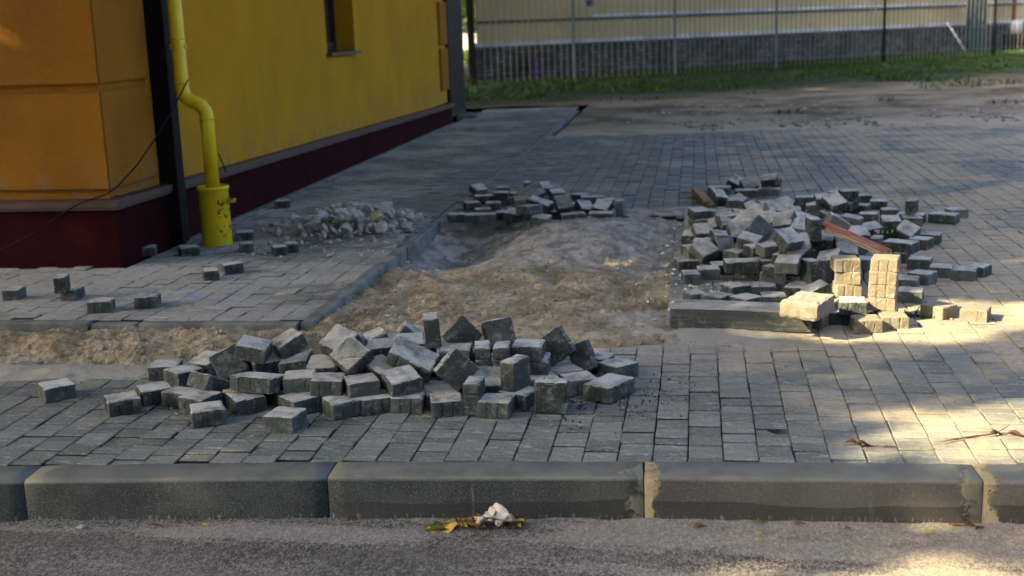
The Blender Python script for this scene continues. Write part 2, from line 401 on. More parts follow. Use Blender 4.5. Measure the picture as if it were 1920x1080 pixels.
KL = ['kerb stone off to the far left end of the row', 'kerb stone next to the far left end of the row', 'kerb stone two before the left edge of view',
      'dark green-grey kerb stone cut off by the left edge of the photo', 'dark green-grey kerb stone with a small white paint fleck, front left',
      'dark kerb stone in front of the near heap, leaves lying at its foot', 'dusty brown kerb stone between two smears of yellowish mortar',
      'brown kerb stone right of the last mortar smear, at the right edge', 'kerb stone beyond the right edge of view', 'last kerb stone to the right']
for i in range(len(kp)-1):
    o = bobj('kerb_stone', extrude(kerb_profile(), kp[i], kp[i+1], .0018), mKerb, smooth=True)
    for pl in list(o.data.polygons)[-2:]: pl.use_smooth = False
    tag(o, KL[i], 'kerb stone', 'kerb stones along the road')
    if i in (0, 1, 2, 9, 8): pass
mEdge = m_plain('edging_concrete', (.20, .21, .20), (.10, .115, .12), .85, .2, 6, .002, 0, 200)
prof = [(0, -.2), (0, -.008), (.006, 0), (.062, 0), (.068, -.008), (.068, -.2)]
ordn = ['first', 'second', 'third', 'fourth', 'fifth', 'sixth', 'seventh', 'eighth', 'ninth', 'tenth', 'eleventh', 'twelfth', 'thirteenth', 'fourteenth', 'fifteenth',
        'sixteenth', 'seventeenth', 'eighteenth', 'nineteenth', 'twentieth', 'twenty-first', 'twenty-second', 'twenty-third', 'twenty-fourth', 'twenty-fifth', 'twenty-sixth', 'twenty-seventh', 'twenty-eighth', 'twenty-ninth', 'thirtieth',
        'thirty-first', 'thirty-second', 'thirty-third', 'thirty-fourth', 'thirty-fifth', 'thirty-sixth', 'thirty-seventh', 'thirty-eighth', 'thirty-ninth', 'fortieth']
for i in range(14):
    y0 = 5.60+i*1.0; dz = random.uniform(-.004, .004)
    p = [(u, v+dz+(.006 if i < 3 else .002)) for u, v in prof]
    o = bobj('edging_stone', extrude(p, (EX+random.uniform(-.006, .006), y0), (EX+random.uniform(-.006, .006), y0+1.0), .004, 10), mEdge)
    tag(o, f'slim grey edging stone along the path side, {ordn[i]} from the sandy near corner', 'edging stone', 'edging stones between path and pit')
for i, (x0, x1, z) in enumerate(((-5.0, -4.02, .0), (-4.0, -3.02, .004), (-3.0, -2.77, -.004), (-2.75, -1.93, .002), (-6.0, -5.02, .003))):
    o = bobj('edging_stone', extrude([(u, v+z) for u, v in prof], (x0, 5.58), (x1, 5.58+.01*(i == 1)), .004, 10), mEdge)
    tag(o, ['long grey edging stone below the building corner, left of the frame edge', 'grey edging stone with bare dark face above the sand, far left',
            'short grey edging piece in the path front row', 'sandy edging stone ending at the path corner', 'edging stone left of all others'][i],
        'edging stone', 'edging stones along the path front')
o = bobj('edging_stone', extrude([(0, -.1), (0, .012), (.05, .012), (.05, -.1)], (BX+.09, 7.85), (BX+.09, 17.6), .004, 30), mEdge)
tag(o, 'thin pale concrete strip running along the foot of the dark red plinth', 'edging strip')

# ------------------------------------------------------------ concrete blocks
def block_mesh(name, lx, ly, lz=.06, seed=0, chip=.0009):
    r = random.Random(seed)
    def side(L):   # offsets along a side (position, outward), with three shallow vertical lobes
        out = [(-L/2+.004, 0)]
        k = max(2, round(L/.045))
        for i in range(1, k):
            p = -L/2 + L*i/k; out += [(p-.007, .0), (p-.0025, -.0016), (p+.0025, -.0016), (p+.007, 0)]
        out.append((L/2-.004, 0)); return out
    poly = []
    for (L, W_, a) in ((lx, ly, 0), (ly, lx, 90), (lx, ly, 180), (ly, lx, 270)):
        c, s_ = math.cos(R(a)), math.sin(R(a))
        for p, q in side(L):
            x, y = p, -(W_/2) - q; poly.append((x*c - y*s_, x*s_ + y*c))
    bm = bmesh.new(); rings = []
    for (ins, z) in ((.0015, -lz/2), (0, -lz/2+.003), (0, 0), (0, lz/2-.006), (.002, lz/2-.002), (.006, lz/2)):
        ring = []
        for x, y in poly:
            kx = (lx/2-ins)/(lx/2); ky = (ly/2-ins)/(ly/2)
            ring.append(bm.verts.new((x*kx + r.gauss(0, chip), y*ky + r.gauss(0, chip), z + r.gauss(0, chip*.6))))
        rings.append(ring)
    n = len(poly)
    for a, b in zip(rings, rings[1:]):
        for k in range(n): bm.faces.new((a[k], a[(k+1) % n], b[(k+1) % n], b[k]))
    bm.faces.new(rings[0][::-1]); bm.faces.new(rings[-1])
    # broken corners / bites out of an edge
    for _ in range(r.choice([0, 1, 1, 2])):
        c = Vector((r.choice((-1, 1))*lx/2, r.uniform(-1, 1)*ly/2, r.choice((-1, 1, 1))*lz/2)); rad = r.uniform(.008, .02)
        for v in bm.verts:
            d = (v.co-c).length
            if d < rad: v.co -= (c - Vector((0, 0, 0))).normalized()*(rad-d)*.6
    bmesh.ops.recalc_face_normals(bm, faces=bm.faces)
    me = bpy.data.meshes.new(name); bm.to_mesh(me); bm.free()
    return me
DIM = {'A': (.120, .120), 'B': (.09, .120), 'b': (.120, .09), 'C': (.180, .120), 'c': (.120, .180)}
_lib = {}
def lib(t, v, mat):
    k = (t, v, mat.name)
    if k not in _lib:
        me = block_mesh('paving_block', *DIM[t], seed=v*7+ord(t)); me.materials.append(mat); _lib[k] = me
    return _lib[k]
def rotm(yaw, a, b, s): return (Matrix.Rotation(R(yaw), 3, 'Z') @ Matrix.Rotation(R(b), 3, 'Y') @ Matrix.Rotation(R(a), 3, 'X') @ Matrix.Rotation(R(s), 3, 'Z'))
BLK = []   # dicts for labelling
def put_block(P, t, yaw=0, a=0, b=0, s=0, mat=None, pile=None, label=None, hidden=False):
    P = np.array(P, float)
    M = rotm(yaw, a, b, s); d = DIM[t]
    half = sum(abs(M[2][i])*h for i, h in enumerate((d[0]/2, d[1]/2, .03)))
    if P[2] < half: P[2] = half + .0005
    o = link('paving_block', lib(t, random.randrange(4), mat or mBlk))
    o.location = P; o.rotation_euler = M.to_euler()
    BLK.append(dict(o=o, P=P, t=t, pile=pile, label=label, hid=hidden, half=half, a=a, b=b, s=s))
    return o
def blk(px, py, z, t='A', yaw=0, a=0, b=0, s=0, **k):
    """block whose centre shows at photo point (px,py) when z metres up; yaw is measured against the line of sight"""
    M = rotm(yaw + math.degrees(math.atan((1306-px)/2300)), a, b, s); d = DIM[t]
    half = sum(abs(M[2][i])*h for i, h in enumerate((d[0]/2, d[1]/2, .03)))
    z = max(z, half+.0005)
    return put_block(at(px, py, z), t, yaw + math.degrees(math.atan((1306-px)/2300)), a, b, s, **k)
NEAR = 'the near heap'
near = [
 (230,757,.03,'A',10),(295,738,.03,'A',14),(312,694,.03,'A',-14),(346,703,.03,'A',30),(340,745,.03,'B',52),(371,748,.04,'A',48),
 (389,776,.03,'A',6),(458,750,.03,'c',17),(400,711,.08,'A',38,0,28),(438,694,.09,'A',8,58,-14,8),(470,660,.16,'A',-14,6,13),
 (388,678,.06,'A',45,0,-12),(545,660,.13,'A',22,0,-24),(551,677,.11,'A',-15,8,-9),(494,687,.085,'A',22,10,0),(499,718,.09,'c',58,0,8),
 (555,714,.09,'A',-4),(610,719,.092,'A',-10,0,2),(525,739,.03,'B',40),(578,751,.03,'A',30),(648,759,.03,'A',22),(703,750,.03,'A',15),
 (535,787,.03,'A',-27),(678,720,.092,'A',12),(612,679,.12,'A',-12,12),(638,640,.20,'A',38,18,-32),(664,675,.15,'A',22,32,-36),
 (668,655,.12,'A',-10,0,-35),(721,657,.15,'A',-10,6,-6),(710,638,.13,'B',10,0,-22),(729,633,.12,'B',35,0,8),(768,637,.15,'A',3,10),
 (762,620,.12,'B',0,0,42),(811,628,.21,'A',2,0,86),(868,629,.17,'A',5,72,0,42),(933,630,.18,'A',14,55,-10,-4),(898,657,.12,'B',5,0,-38),
 (853,662,.145,'A',-6),(846,691,.09,'A',-6),(860,700,.12,'A',12,82,0,45),(799,678,.12,'A',10,55,18,10),(770,689,.11,'C',-12,22,27),
 (766,661,.13,'B',-22,0,20),(716,702,.095,'C',-50,0,14),(754,717,.09,'A',20,14,-5),(760,752,.03,'A',-10),(826,741,.03,'A',8),
 (838,757,.03,'A',4),(892,741,.06,'A',-12,0,90),(932,759,.03,'A',-14),(823,715,.05,'A',5),(912,704,.10,'A',2,24,4),
 (962,714,.085,'A',-32,0,90),(906,678,.12,'B',0,0,90),(942,676,.13,'B',-6,0,88),(1034,742,.06,'A',-7,90,0),(972,745,.03,'A',-32),
 (1140,727,.03,'c',-34),(1158,692,.03,'A',42),(993,681,.09,'A',-9),(1033,663,.11,'A',-10,78,0,36),(1077,674,.075,'B',-14,82,0,24),
 (988,646,.13,'A',-24,8,6),(1036,641,.07,'A',-12),(1119,679,.03,'A',-15),(1050,703,.03,'A',24),(1087,719,.03,'A',20),(1018,715,.03,'A',12),
 (994,700,.05,'A',-8,6),
]
pale_near = {16, 23, 37, 65, 66}
sp_near = {
 0:'square grey block lying flat at the left end of the near heap', 22:'single grey block lying apart in front of the near heap, nearest the road',
 33:'grey block standing upright on end like a post, crest of the near heap', 34:'dark smooth block on one corner, square face to the viewer, at the heap crest',
 35:'large pale grey block with worn bright face, top of the near heap', 25:'long grey block lying askew on the left crest of the near heap',
 10:'dark grey block tipped above a leaning block, upper left of the near heap', 9:'grey block with scratched square face leaning at left of the near heap',
 55:'rough square block standing on edge at the front right foot of the near heap', 57:'long double block lying at the right end of the near heap, half its top sandy',
 58:'grey block covered in sand grit, rightmost back corner of the near heap', 39:'block tipped on its corner with a straight dark groove, centre of the near heap',
 48:'block standing tall on its edge at the front foot, between two flat blocks', 60:'smooth dark block leaning right with lobed bright edge, right side of near heap',
 6:'small grey block lying front left of the near heap on the bare pavers', 7:'long pale-topped block lying near the left foot of the near heap',
}
for i, q in enumerate(near):
    q = list(q) + [0]*(8-len(q))
    blk(q[0], q[1], q[2], q[3], q[4], q[5], q[6], q[7], pile=NEAR, label=sp_near.get(i), mat=mBlkPale if i in pale_near else None)
blk(107,732,.03,'A',14, label='lone grey block lying on sand left of the near heap')

# right-hand heap, its outlying blocks, small cluster behind, and the buff stacks
RH = 'the right-hand heap'
right = [
 (1402,566,.03,'A',44),(1341,562,.03,'A',-36),(1306,558,.03,'B',20),(1379,539,.045,'A',32),(1435,537,.05,'A',0),(1447,562,.03,'A',5),
 (1328,507,.045,'A',5),(1353,497,.05,'A',10),(1290,495,.03,'A',15),(1308,484,.05,'A',12),(1347,474,.06,'C',8),(1382,483,.07,'A',48),
 (1430,479,.1,'A',30),(1404,502,.07,'C',8),(1477,456,.24,'A',44,34),(1385,447,.14,'A',8,42,0,8),(1320,460,.08,'A',-6),(1318,428,.11,'A',14,26),
 (1487,481,.17,'A',0,46,0,45),(1480,500,.13,'A',-10,12),(1542,503,.15,'A',6,78,0,6),(1520,507,.12,'A',25,0,90),(1530,538,.08,'A',20,0,-24),
 (1496,543,.04,'A',-12),(1478,525,.06,'A',0,0,90),(1333,401,.03,'A',-15),(1365,420,.12,'A',20,28,18),(1398,425,.17,'A',-30,30,10),
 (1425,440,.17,'A',30,60,0,40),(1440,415,.2,'A',10,30,0,20),(1470,420,.22,'A',-20,40,-12),(1455,398,.2,'A',20,20,10),(1500,405,.22,'C',-30,10,15),
 (1505,430,.24,'A',-12,20,8),(1525,440,.25,'A',15,0,90),(1541,455,.2,'C',-8,6),(1560,395,.2,'A',35,30,-12),(1570,430,.22,'A',10,0,32),
 (1545,380,.12,'A',10,10),(1420,388,.12,'A',-8,14),(1390,400,.1,'A',10,18,10),(1510,378,.08,'C',4),(1470,382,.1,'A',12,8,-8),(1590,412,.15,'A',-12,0,10),
 (1603,389,.04,'C',-12),(1647,383,.03,'A',2),(1668,399,.03,'A',8),(1628,402,.05,'A',-6),(1710,380,.15,'B',-12,0,90),(1708,403,.05,'C',-8),
 (1770,408,.03,'C',-14),(1793,399,.03,'A',30),(1670,415,.05,'A',10,12),(1633,426,.07,'A',24,14,-8),(1700,434,.07,'A',-24,26,22),
 (1745,446,.03,'A',-6),(1726,455,.03,'A',-18),(1688,470,.06,'C',-20),(1642,450,.07,'B',-14,0,90),(1690,481,.03,'B',4),(1610,435,.12,'A',14,22),
 (1600,462,.14,'C',-28,0,12),(1575,465,.18,'A',12,36,10),(1630,478,.1,'A',-20,20),(1725,493,.03,'A',-8),(1765,508,.03,'A',-6),(1811,512,.03,'A',-6),
 (1834,508,.03,'B',-20),(1699,524,.05,'A',-6),(1729,520,.03,'A',-22),(1705,553,.03,'A',-4),(1662,545,.03,'A',12),
 (1349,354,.04,'C',-8),(1381,337,.1,'A',-25,20,24),(1406,344,.09,'A',20,40,-16),(1443,332,.15,'A',-8,18,-6),(1440,357,.04,'C',-8),(1400,360,.04,'C',4),
 (1456,345,.08,'A',-10,0,90),(1570,372,.06,'A',-16,8,6),(1585,385,.06,'A',12),(1560,410,.16,'A',-20,0,24),(1457,480,.1,'A',-12,26),
 (1355,440,.09,'A',30,14,10),(1295,520,.03,'B',8),(1300,470,.03,'A',20),(1298,445,.04,'A',-10,10),(1310,412,.05,'A',24,8),(1345,455,.08,'A',-24),
 (1370,462,.1,'A',10,16),(1410,460,.14,'A',-14,12,14),(1445,470,.15,'A',26),(1436,500,.07,'A',22),(1460,508,.06,'A',-12),(1497,462,.2,'A',8,30),
 (1555,480,.18,'A',-20,26,-14),(1580,490,.12,'A',30),(1660,440,.04,'A',12),(1612,495,.08,'A',-8),(1580,372,.05,'A',6),(1530,398,.2,'B',0,0,80),
 (1415,410,.15,'C',14,16,-8),(1380,388,.06,'A',-14),(1360,392,.05,'A',22),(1483,393,.14,'A',0,24,14),(1446,378,.08,'A',22,4),(1616,372,.03,'A',14),
]
for i, q in enumerate(right):
    q = list(q) + [0]*(8-len(q))
    blk(q[0], q[1], q[2], q[3], q[4], q[5], q[6], q[7], pile=RH if q[1] > 368 or q[0] > 1480 else 'the cluster behind the right-hand heap',
        mat=random.choice([mBlk, mBlk, mBlkPale]))
rh = random.Random(12)
for i in range(46):
    px = rh.uniform(1310, 1600); t_ = rh.random(); py = 376+t_*130 + (px-1450)*.05
    hz = max(.03, .17*math.exp(-((px-1480)/130)**2-((py-430)/50)**2))
    if abs(px-1585) < 45 and py > 470: continue
    blk(px, py, hz*rh.uniform(.5, 1.25), rh.choice('AAAB'), rh.uniform(-45, 45), rh.uniform(-8, 45), rh.uniform(-25, 25), rh.uniform(0, 45), pile=RH, mat=rh.choice([mBlk, mBlk, mBlkPale]))
# back heap at the far edge of the pit
BH = 'the far heap'
back = [(862,403,.05,'A',3),(884,404,.05,'A',-3),(912,403,.05,'A',0),(942,399,.05,'A',-6),(966,402,.06,'A',-16,8,8),(991,405,.06,'C',-60,0,-6),
 (1014,412,.04,'A',-20,6,8),(885,381,.05,'A',10),(925,380,.06,'A',0),(910,367,.06,'C',4),(940,363,.1,'A',-8),(897,356,.05,'A',30,20),
 (943,351,.06,'A',0),(1013,381,.12,'C',-24,6,16),(989,346,.12,'B',0,0,90),(1004,353,.12,'A',18,50,0,20),(1020,347,.1,'A',24,24),
 (1058,395,.07,'A',10,48,0,8),(1080,384,.05,'A',-6),(1055,375,.06,'A',20,10),(1110,370,.05,'C',0),(1098,390,.06,'A',30,30,10),(1128,391,.06,'A',-20,30,10),
 (1128,405,.03,'C',-6),(1072,407,.03,'C',8),(1164,388,.07,'A',-12,0,84),(1088,368,.04,'A',-30),(1045,362,.05,'A',14,10),(965,388,.07,'A',12),
 (1036,398,.05,'A',-12),(970,362,.08,'A',20),(1145,380,.03,'A',28),(905,392,.06,'A',6)]
for i, q in enumerate(back):
    q = list(q) + [0]*(8-len(q))
    blk(q[0], q[1], q[2], q[3], q[4], q[5], q[6], q[7], pile=BH, mat=random.choice([mBlk, mBlkPale]))
blk(977,375,.11,'A',6,10,mat=mBlkSandy,label='cream sand-coloured block in the middle of the far heap')
blk(984,360,.15,'A',-8,40,mat=mBlkSandy,label='broken cream block leaning above the other cream block in the far heap')
# blocks lying singly on the path
for (px, py, z, t, yaw, b, lab) in (
    (27,550,.03,'B',-20,0,'small grey block on the path at the far left, below the plinth'),
    (118,545,.06,'B',-12,90,'grey block standing on its edge on the path, left of the chalk mark'),
    (136,550,.03,'B',-24,0,'low grey block tucked behind the upright one on the path'),
    (190,572,.03,'A',-12,0,'dark grey block near the path front edge, front of the plinth corner'),
    (277,563,.03,'A',-10,0,'grey block with pitted front near the path front edge, right of the dark one'),
    (395,514,.03,'B',6,0,'grey block on the open path below the yellow drum'),
    (435,502,.03,'b',18,0,'small grey block just right of another on the open path'),
    (354,470,.03,'A',12,0,'grey block on the path left of the yellow drum'),
    (280,470,.03,'B',-4,0,'grey block against the dark red plinth, below the black post'),
    (462,463,.03,'B',0,0,'grey block right of the yellow drum foot'),
    (459,441,.03,'A',-6,0,'dark grey block behind the yellow drum against the wall'),
    (524,469,.03,'B',10,0,'pale-topped grey block at the left foot of the rubble heap'),
    (544,463,.03,'B',10,0,'dark block hidden behind the pale-topped one by the rubble'),
    (530,382,.03,'A',0,0,'dark block lying far back by the plinth, above the rubble heap')):
    blk(px, py, z, t, yaw, 0, b, label=lab)

# buff stacks in the sun
def stk(px, Y, z, t, yaw, lab, dx=0, mat=None):
    P = at_y(px, 500, Y); X = P[0]
    # slide along the depth line so that the wanted height keeps the wanted column in the photo
    for _ in range(6):
        q = pix((X, Y, z)); X += (px-q[0])*.0023
    put_block((X, Y, z), t, yaw, mat=mat or mBlkSandy, label=lab)
for k, (px, yaw) in enumerate(((1657, -14), (1655, -12), (1656, -15), (1657, -13), (1661, -15))):
    stk(px, 5.67, .0305+k*.0605, 'A', yaw, ['dark bottom block carrying the taller buff stack', 'lowest buff block of the taller stack of four', 'second buff block up in the taller stack',
        'third buff block up in the taller stack', 'bright buff block topping the taller stack'][k], mat=mBlk if k == 0 else None)
for k, (px, yaw) in enumerate(((1592, -22), (1588, 4), (1590, -8), (1585, 6))):
    stk(px, 5.86, .0305+(k+.35 if k else 0)*.0605, 'A', yaw, ['grey bottom block under the shorter buff stack', 'lowest buff block of the shorter stack of three', 'middle buff block of the shorter stack, pushed right',
        'top buff block of the shorter stack, slightly tilted'][k], mat=mBlk if k == 0 else None)
stk(1590, 5.90, .068, 'B', 10, 'thin grey piece wedged under the shorter stack', mat=mBlk)
blk(1624,607,.03,'A',14,mat=mBlkSandy,label='buff block lying nearest the viewer in front of the stacks')
blk(1674,601,.03,'A',12,mat=mBlkSandy,label='buff block lying behind and right of the front one, below the taller stack')
blk(1609,574,.045,'A',30,mat=mBlkSandy,label='half-shaded buff block between the two stacks')
blk(1620,592,.03,'B',-30,label='dark rough block under the taller stack front')
blk(1760,582,.03,'A',-32,mat=mBlkSandy,label='buff block lying right of the stacks with one bright end')
blk(1829,588,.03,'A',-8,mat=mBlkSandy,label='buff block lying alone farthest right on the sunny paving')
blk(1575,585,.05,'A',10,label='dark block tucked beside the loose kerb end')
blk(1598,596,.03,'A',5,label='dark block low behind the front buff pair')

# hidden support: every raised block gets blocks under it down to the ground
cur = [b for b in BLK if b['pile']]
occ = [tuple(b['P']) for b in BLK]
for b in cur:
    bot = b['P'][2]-b['half']; z = .031; tries = 0
    while z + .03 < bot + .004:
        best = None
        for dx, dy in ((0, .02), (.03, .05), (-.03, .05), (0, .08), (.05, .02), (-.05, .02), (0, -.01)):
            x, y = b['P'][0]+dx, b['P'][1]+dy
            d = min(((x-p[0])**2+(y-p[1])**2+((z-p[2])*1.9)**2)**.5 for p in occ)
            if best is None or d > best[0]: best = (d, x, y)
        if best[0] > .072:
            put_block((best[1], best[2], z), 'A', random.uniform(-50, 50), pile=b['pile'], hidden=True); occ.append((best[1], best[2], z))
        z += .061

# push apart blocks that cut into each other (their centres only, a few millimetres per pass)
ctr = np.array([b['P'] for b in BLK]); Rm = np.array([np.array(b['o'].rotation_euler.to_matrix()) for b in BLK])
hf = np.array([[DIM[b['t']][0]/2, DIM[b['t']][1]/2, .03] for b in BLK])*.93
fixed = np.array([0. if (b['label'] and ('stack' in b['label'])) else 1. for b in BLK])
home = ctr.copy()
def sat(i, j):
    d = ctr[j]-ctr[i]; best = None
    A, B = Rm[i], Rm[j]; axes = [A[:, k] for k in range(3)] + [B[:, k] for k in range(3)]
    for p in range(3):
        for q in range(3):
            c = np.cross(A[:, p], B[:, q]); n_ = np.linalg.norm(c)
            if n_ > .05: axes.append(c/n_)
    for ax in axes:
        ra = np.abs(ax@A)@hf[i]; rb = np.abs(ax@B)@hf[j]; dd = d@ax; ov = ra+rb-abs(dd)
        if ov <= 0: return None
        if best is None or ov < best[0]: best = (ov, ax*(1 if dd > 0 else -1))
    return best
for it in range(14):
    moved = 0
    D = np.linalg.norm(ctr[:, None]-ctr[None], axis=2)
    I, J = np.where(np.triu(D < .19, 1))
    for i, j in zip(I, J):
        s_ = sat(i, j)
        if s_ is None: continue
        ov, ax = s_
        wi, wj = fixed[i], fixed[j]
        if wi+wj == 0: continue
        mv = ax*ov*.52; ctr[i] -= mv*wi/(wi+wj); ctr[j] += mv*wj/(wi+wj); moved += ov
        for k in (i, j):
            if fixed[k]: ctr[k][2] = max(ctr[k][2], BLK[k]['half']+.0005)
    if moved < .02: break
# let raised blocks settle straight down until something carries them
order = np.argsort(ctr[:, 2])
for k in order:
    if not fixed[k]: continue
    for _ in range(8):
        if ctr[k][2]-.003 < BLK[k]['half']: break
        ctr[k][2] -= .003
        near_ = np.where(np.linalg.norm(ctr-ctr[k], axis=1) < .19)[0]
        if any(n_ != k and (lambda q: q is not None and q[0] > .0025)(sat(k, n_)) for n_ in near_):
            ctr[k][2] += .003; break
for b, c in zip(BLK, ctr):
    b['P'] = c.copy(); b['o'].location = c
open('/tmp/shift.txt','w').write(str((np.linalg.norm(ctr-home, axis=1).mean(), np.linalg.norm(ctr-home, axis=1).max()))) if 0 else print('blocks', len(BLK), 'mean shift', np.linalg.norm(ctr-home, axis=1).mean(), 'max', np.linalg.norm(ctr-home, axis=1).max())

# labels: hand-written where the photo singles a block out, else by row and place inside its heap
for b in BLK:
    if b['label']: tag(b['o'], b['label'], 'paving block', 'loose concrete paving blocks')
for pile in sorted({b['pile'] for b in BLK if b['pile']}):
    L = [b for b in BLK if b['pile'] == pile and not b['label'] and not b['hid']]
    for b in L: b['px'] = pix(b['P'])
    L.sort(key=lambda b: -b['px'][1])
    rows = max(1, round(len(L)/14)); per = math.ceil(len(L)/rows)
    nm = ['bottom', 'second', 'third', 'fourth', 'fifth', 'sixth', 'seventh', 'eighth', 'ninth']
    for r_ in range(rows):
        row = sorted(L[r_*per:(r_+1)*per], key=lambda b: b['px'][0])
        rn = 'bottom row' if r_ == 0 else 'topmost row' if r_ == rows-1 else nm[r_]+' row up'
        for i, b in enumerate(row):
            pose = 'lying flat' if not (b['a'] or b['b']) else 'standing on edge' if (abs(b['b']) > 75 or b['a'] > 75) else 'tilted'
            size = {'A': 'square', 'B': 'small', 'b': 'small', 'C': 'long', 'c': 'long'}[b['t']]
            tag(b['o'], f"{pile.replace('the ','')}, {rn}, {ordn[i]} from left: {size} grey block {pose}", 'paving block', 'loose concrete paving blocks')
    for b in BLK:
        if b['pile'] == pile and b['hid']:
            tag(b['o'], f'grey block buried under others inside {pile}', 'paving block', f'blocks buried inside {pile}')

#@@PART2
# ------------------------------------------------------------ yellow building
mOch = m_stucco('ochre_plaster', (.31, .135, .006), (.22, .092, .005), 100, .009)
mYel = m_stucco('yellow_plaster', (.45, .245, .003), (.36, .19, .003), 150, .004)
mPli = m_plain('dark_red_plinth', (.028, .0032, .0045), (.018, .0026, .0036), .95, .08, 3, .002, 0, 50)
mLed = m_plain('brown_metal_ledge', (.065, .042, .036), (.045, .032, .028), .5, .4, 5)
mBlack = m_plain('black_metal', (.004, .004, .0045), (.006, .006, .006), .7, .15, 4)
mBrown = m_plain('dark_brown_metal', (.018, .014, .013), (.012, .010, .010), .55, .4, 3)
mGlass = m_plain('dark_glass', (.02, .022, .025), rough=.12, spec=.6)
mRoof = m_plain('roof_sheet', (.08, .04, .03), rough=.5)
bld = empty('yellow_building', (-7.5, 12, 0)); tag(bld, 'yellow and ochre plastered building with dark red plinth and brown ledge', 'building')
def child(name, bm, mat, parent, smooth=False):
    o = bobj(name, bm, mat, None, smooth)
    o.parent = parent; o.matrix_parent_inverse = Matrix.Translation(parent.location).inverted() if parent.parent is None else Matrix.Identity(4)
    return o
TOP = 6.6; WX = BX-.045; W0, W1, WZ0, WZ1 = 11.86, 12.88, 1.155, 2.55
bm = bmesh.new()
bx(bm, (-12, BY0+.03, .30), (WX-.30, BY1, TOP))                     # core
bx(bm, (WX-.30, BY0+.03, .30), (WX, W0, TOP)); bx(bm, (WX-.30, W1, .30), (WX, BY1-.03, TOP))
bx(bm, (WX-.30, W0, .30), (WX, W1, WZ0)); bx(bm, (WX-.30, W0, WZ1), (WX, W1, TOP))
child('wall', bm, mYel, bld)
z = .485
while z < TOP-.1:
    z1 = min(z+.592, TOP)
    bm = bmesh.new(); v = [(-12, BY0-.015), (BX-.012, BY0-.015), (BX-.012, 7.74), (WX-.2, 7.74), (WX-.2, BY0+.3), (-12, BY0+.3)]
    lo_ = [bm.verts.new((*p, z)) for p in v]; hi_ = [bm.verts.new((*p, z1)) for p in v]
    for k in range(6): bm.faces.new((lo_[k], lo_[(k+1) % 6], hi_[(k+1) % 6], hi_[k]))
    bm.faces.new(lo_[::-1]); bm.faces.new(hi_); bmesh.ops.bevel(bm, geom=bm.edges[:], offset=.008, segments=2, affect='EDGES')
    child('corner_quoin', bm, mOch, bld)
    bm = bmesh.new(); bx(bm, (WX-.2, 17.22, z), (BX-.012, BY1+.015, z1), .008); child('corner_quoin', bm, mOch, bld)
    z += .64
bm = bmesh.new(); v = [(-12, BY0+.022), (BX-.042, BY0+.022), (BX-.042, 7.72), (WX-.1, 7.72), (WX-.1, BY0+.2), (-12, BY0+.2)]
lo_ = [bm.verts.new((*p, .40)) for p in v]; hi_ = [bm.verts.new((*p, TOP-.01)) for p in v]
for k in range(6): bm.faces.new((lo_[k], lo_[(k+1) % 6], hi_[(k+1) % 6], hi_[k]))
bm.faces.new(lo_[::-1]); bm.faces.new(hi_); child('quoin_joint', bm, mOch, bld)
def slab(bm, x0, x1, ya, yb, za0, za1, zb0, zb1):
    v = [bm.verts.new(p) for p in ((x0, ya, za0), (x1, ya, za0), (x1, ya, za1), (x0, ya, za1), (x0, yb, zb0), (x1, yb, zb0), (x1, yb, zb1), (x0, yb, zb1))]
    for f in ((0, 1, 2, 3), (5, 4, 7, 6), (1, 5, 6, 2), (4, 0, 3, 7), (3, 2, 6, 7), (4, 5, 1, 0)): bm.faces.new([v[i] for i in f])
bm = bmesh.new(); slab(bm, -12, BX, BY0, BY1+.02, -.2, .375, -.2, .24); child('plinth', bm, mPli, bld)
bm = bmesh.new()
slab(bm, -12, BX+.035, BY0-.04, BY0+.1, .36, .378, .36, .378); slab(bm, -12, BX+.05, BY0-.055, BY0+.1, .3785, .415, .3785, .435)
slab(bm, BX-.1, BX+.035, BY0+.1, BY1+.03, .36, .378, .222, .240); slab(bm, BX-.1, BX+.05, BY0+.1, BY1+.04, .3785, .425, .2405, .285)
child('ledge', bm, mLed, bld)
bm = bmesh.new(); bx(bm, (-12.3, BY0-.35, TOP), (BX+.35, BY1+.35, TOP+.18), .02); child('roof', bm, mRoof, bld)
win = child('window', (lambda b: (bx(b, (WX-.26, W0+.001, WZ0+.03), (WX-.20, W0+.07, WZ1-.001)), bx(b, (WX-.26, W1-.07, WZ0+.03), (WX-.20, W1-.001, WZ1-.001)),
     bx(b, (WX-.26, W0+.07, WZ0+.03), (WX-.20, W1-.07, WZ0+.10)), bx(b, (WX-.26, W0+.07, WZ1-.07), (WX-.20, W1-.07, WZ1-.001)), bx(b, (WX-.255, 12.33, WZ0+.1), (WX-.205, 12.39, WZ1-.07)), b)[-1])(bmesh.new()), mBrown, bld)
for nm, lo, hi, mt in (('pane', (WX-.24, W0+.06, WZ0+.09), (WX-.225, W1-.06, WZ1-.06), mGlass), ('sill', (WX-.2, W0-.03, WZ0-.018), (WX+.06, W1+.03, WZ0+.012), mLed)):
    bm = bmesh.new(); bx(bm, lo, hi, .003 if nm == 'sill' else 0); o = bobj(nm, bm, mt); o.parent = win; o.matrix_parent_inverse = Matrix.Translation(bld.location).inverted() if False else Matrix.Identity(4)
    o.matrix_parent_inverse = Matrix.Identity(4)
# the window's own frame is already in world space through the building's inverse; its children share it
# black post at the corner
p = at_y(303, 452, 7.80); bm = bmesh.new()
bx(bm, (-3.59, 7.80, -.02), (-3.455, 7.92, 6.5), .006)
post = bobj('metal_post', bm, mBlack); tag(post, 'tall black square metal post standing against the yellow building near its corner', 'post')

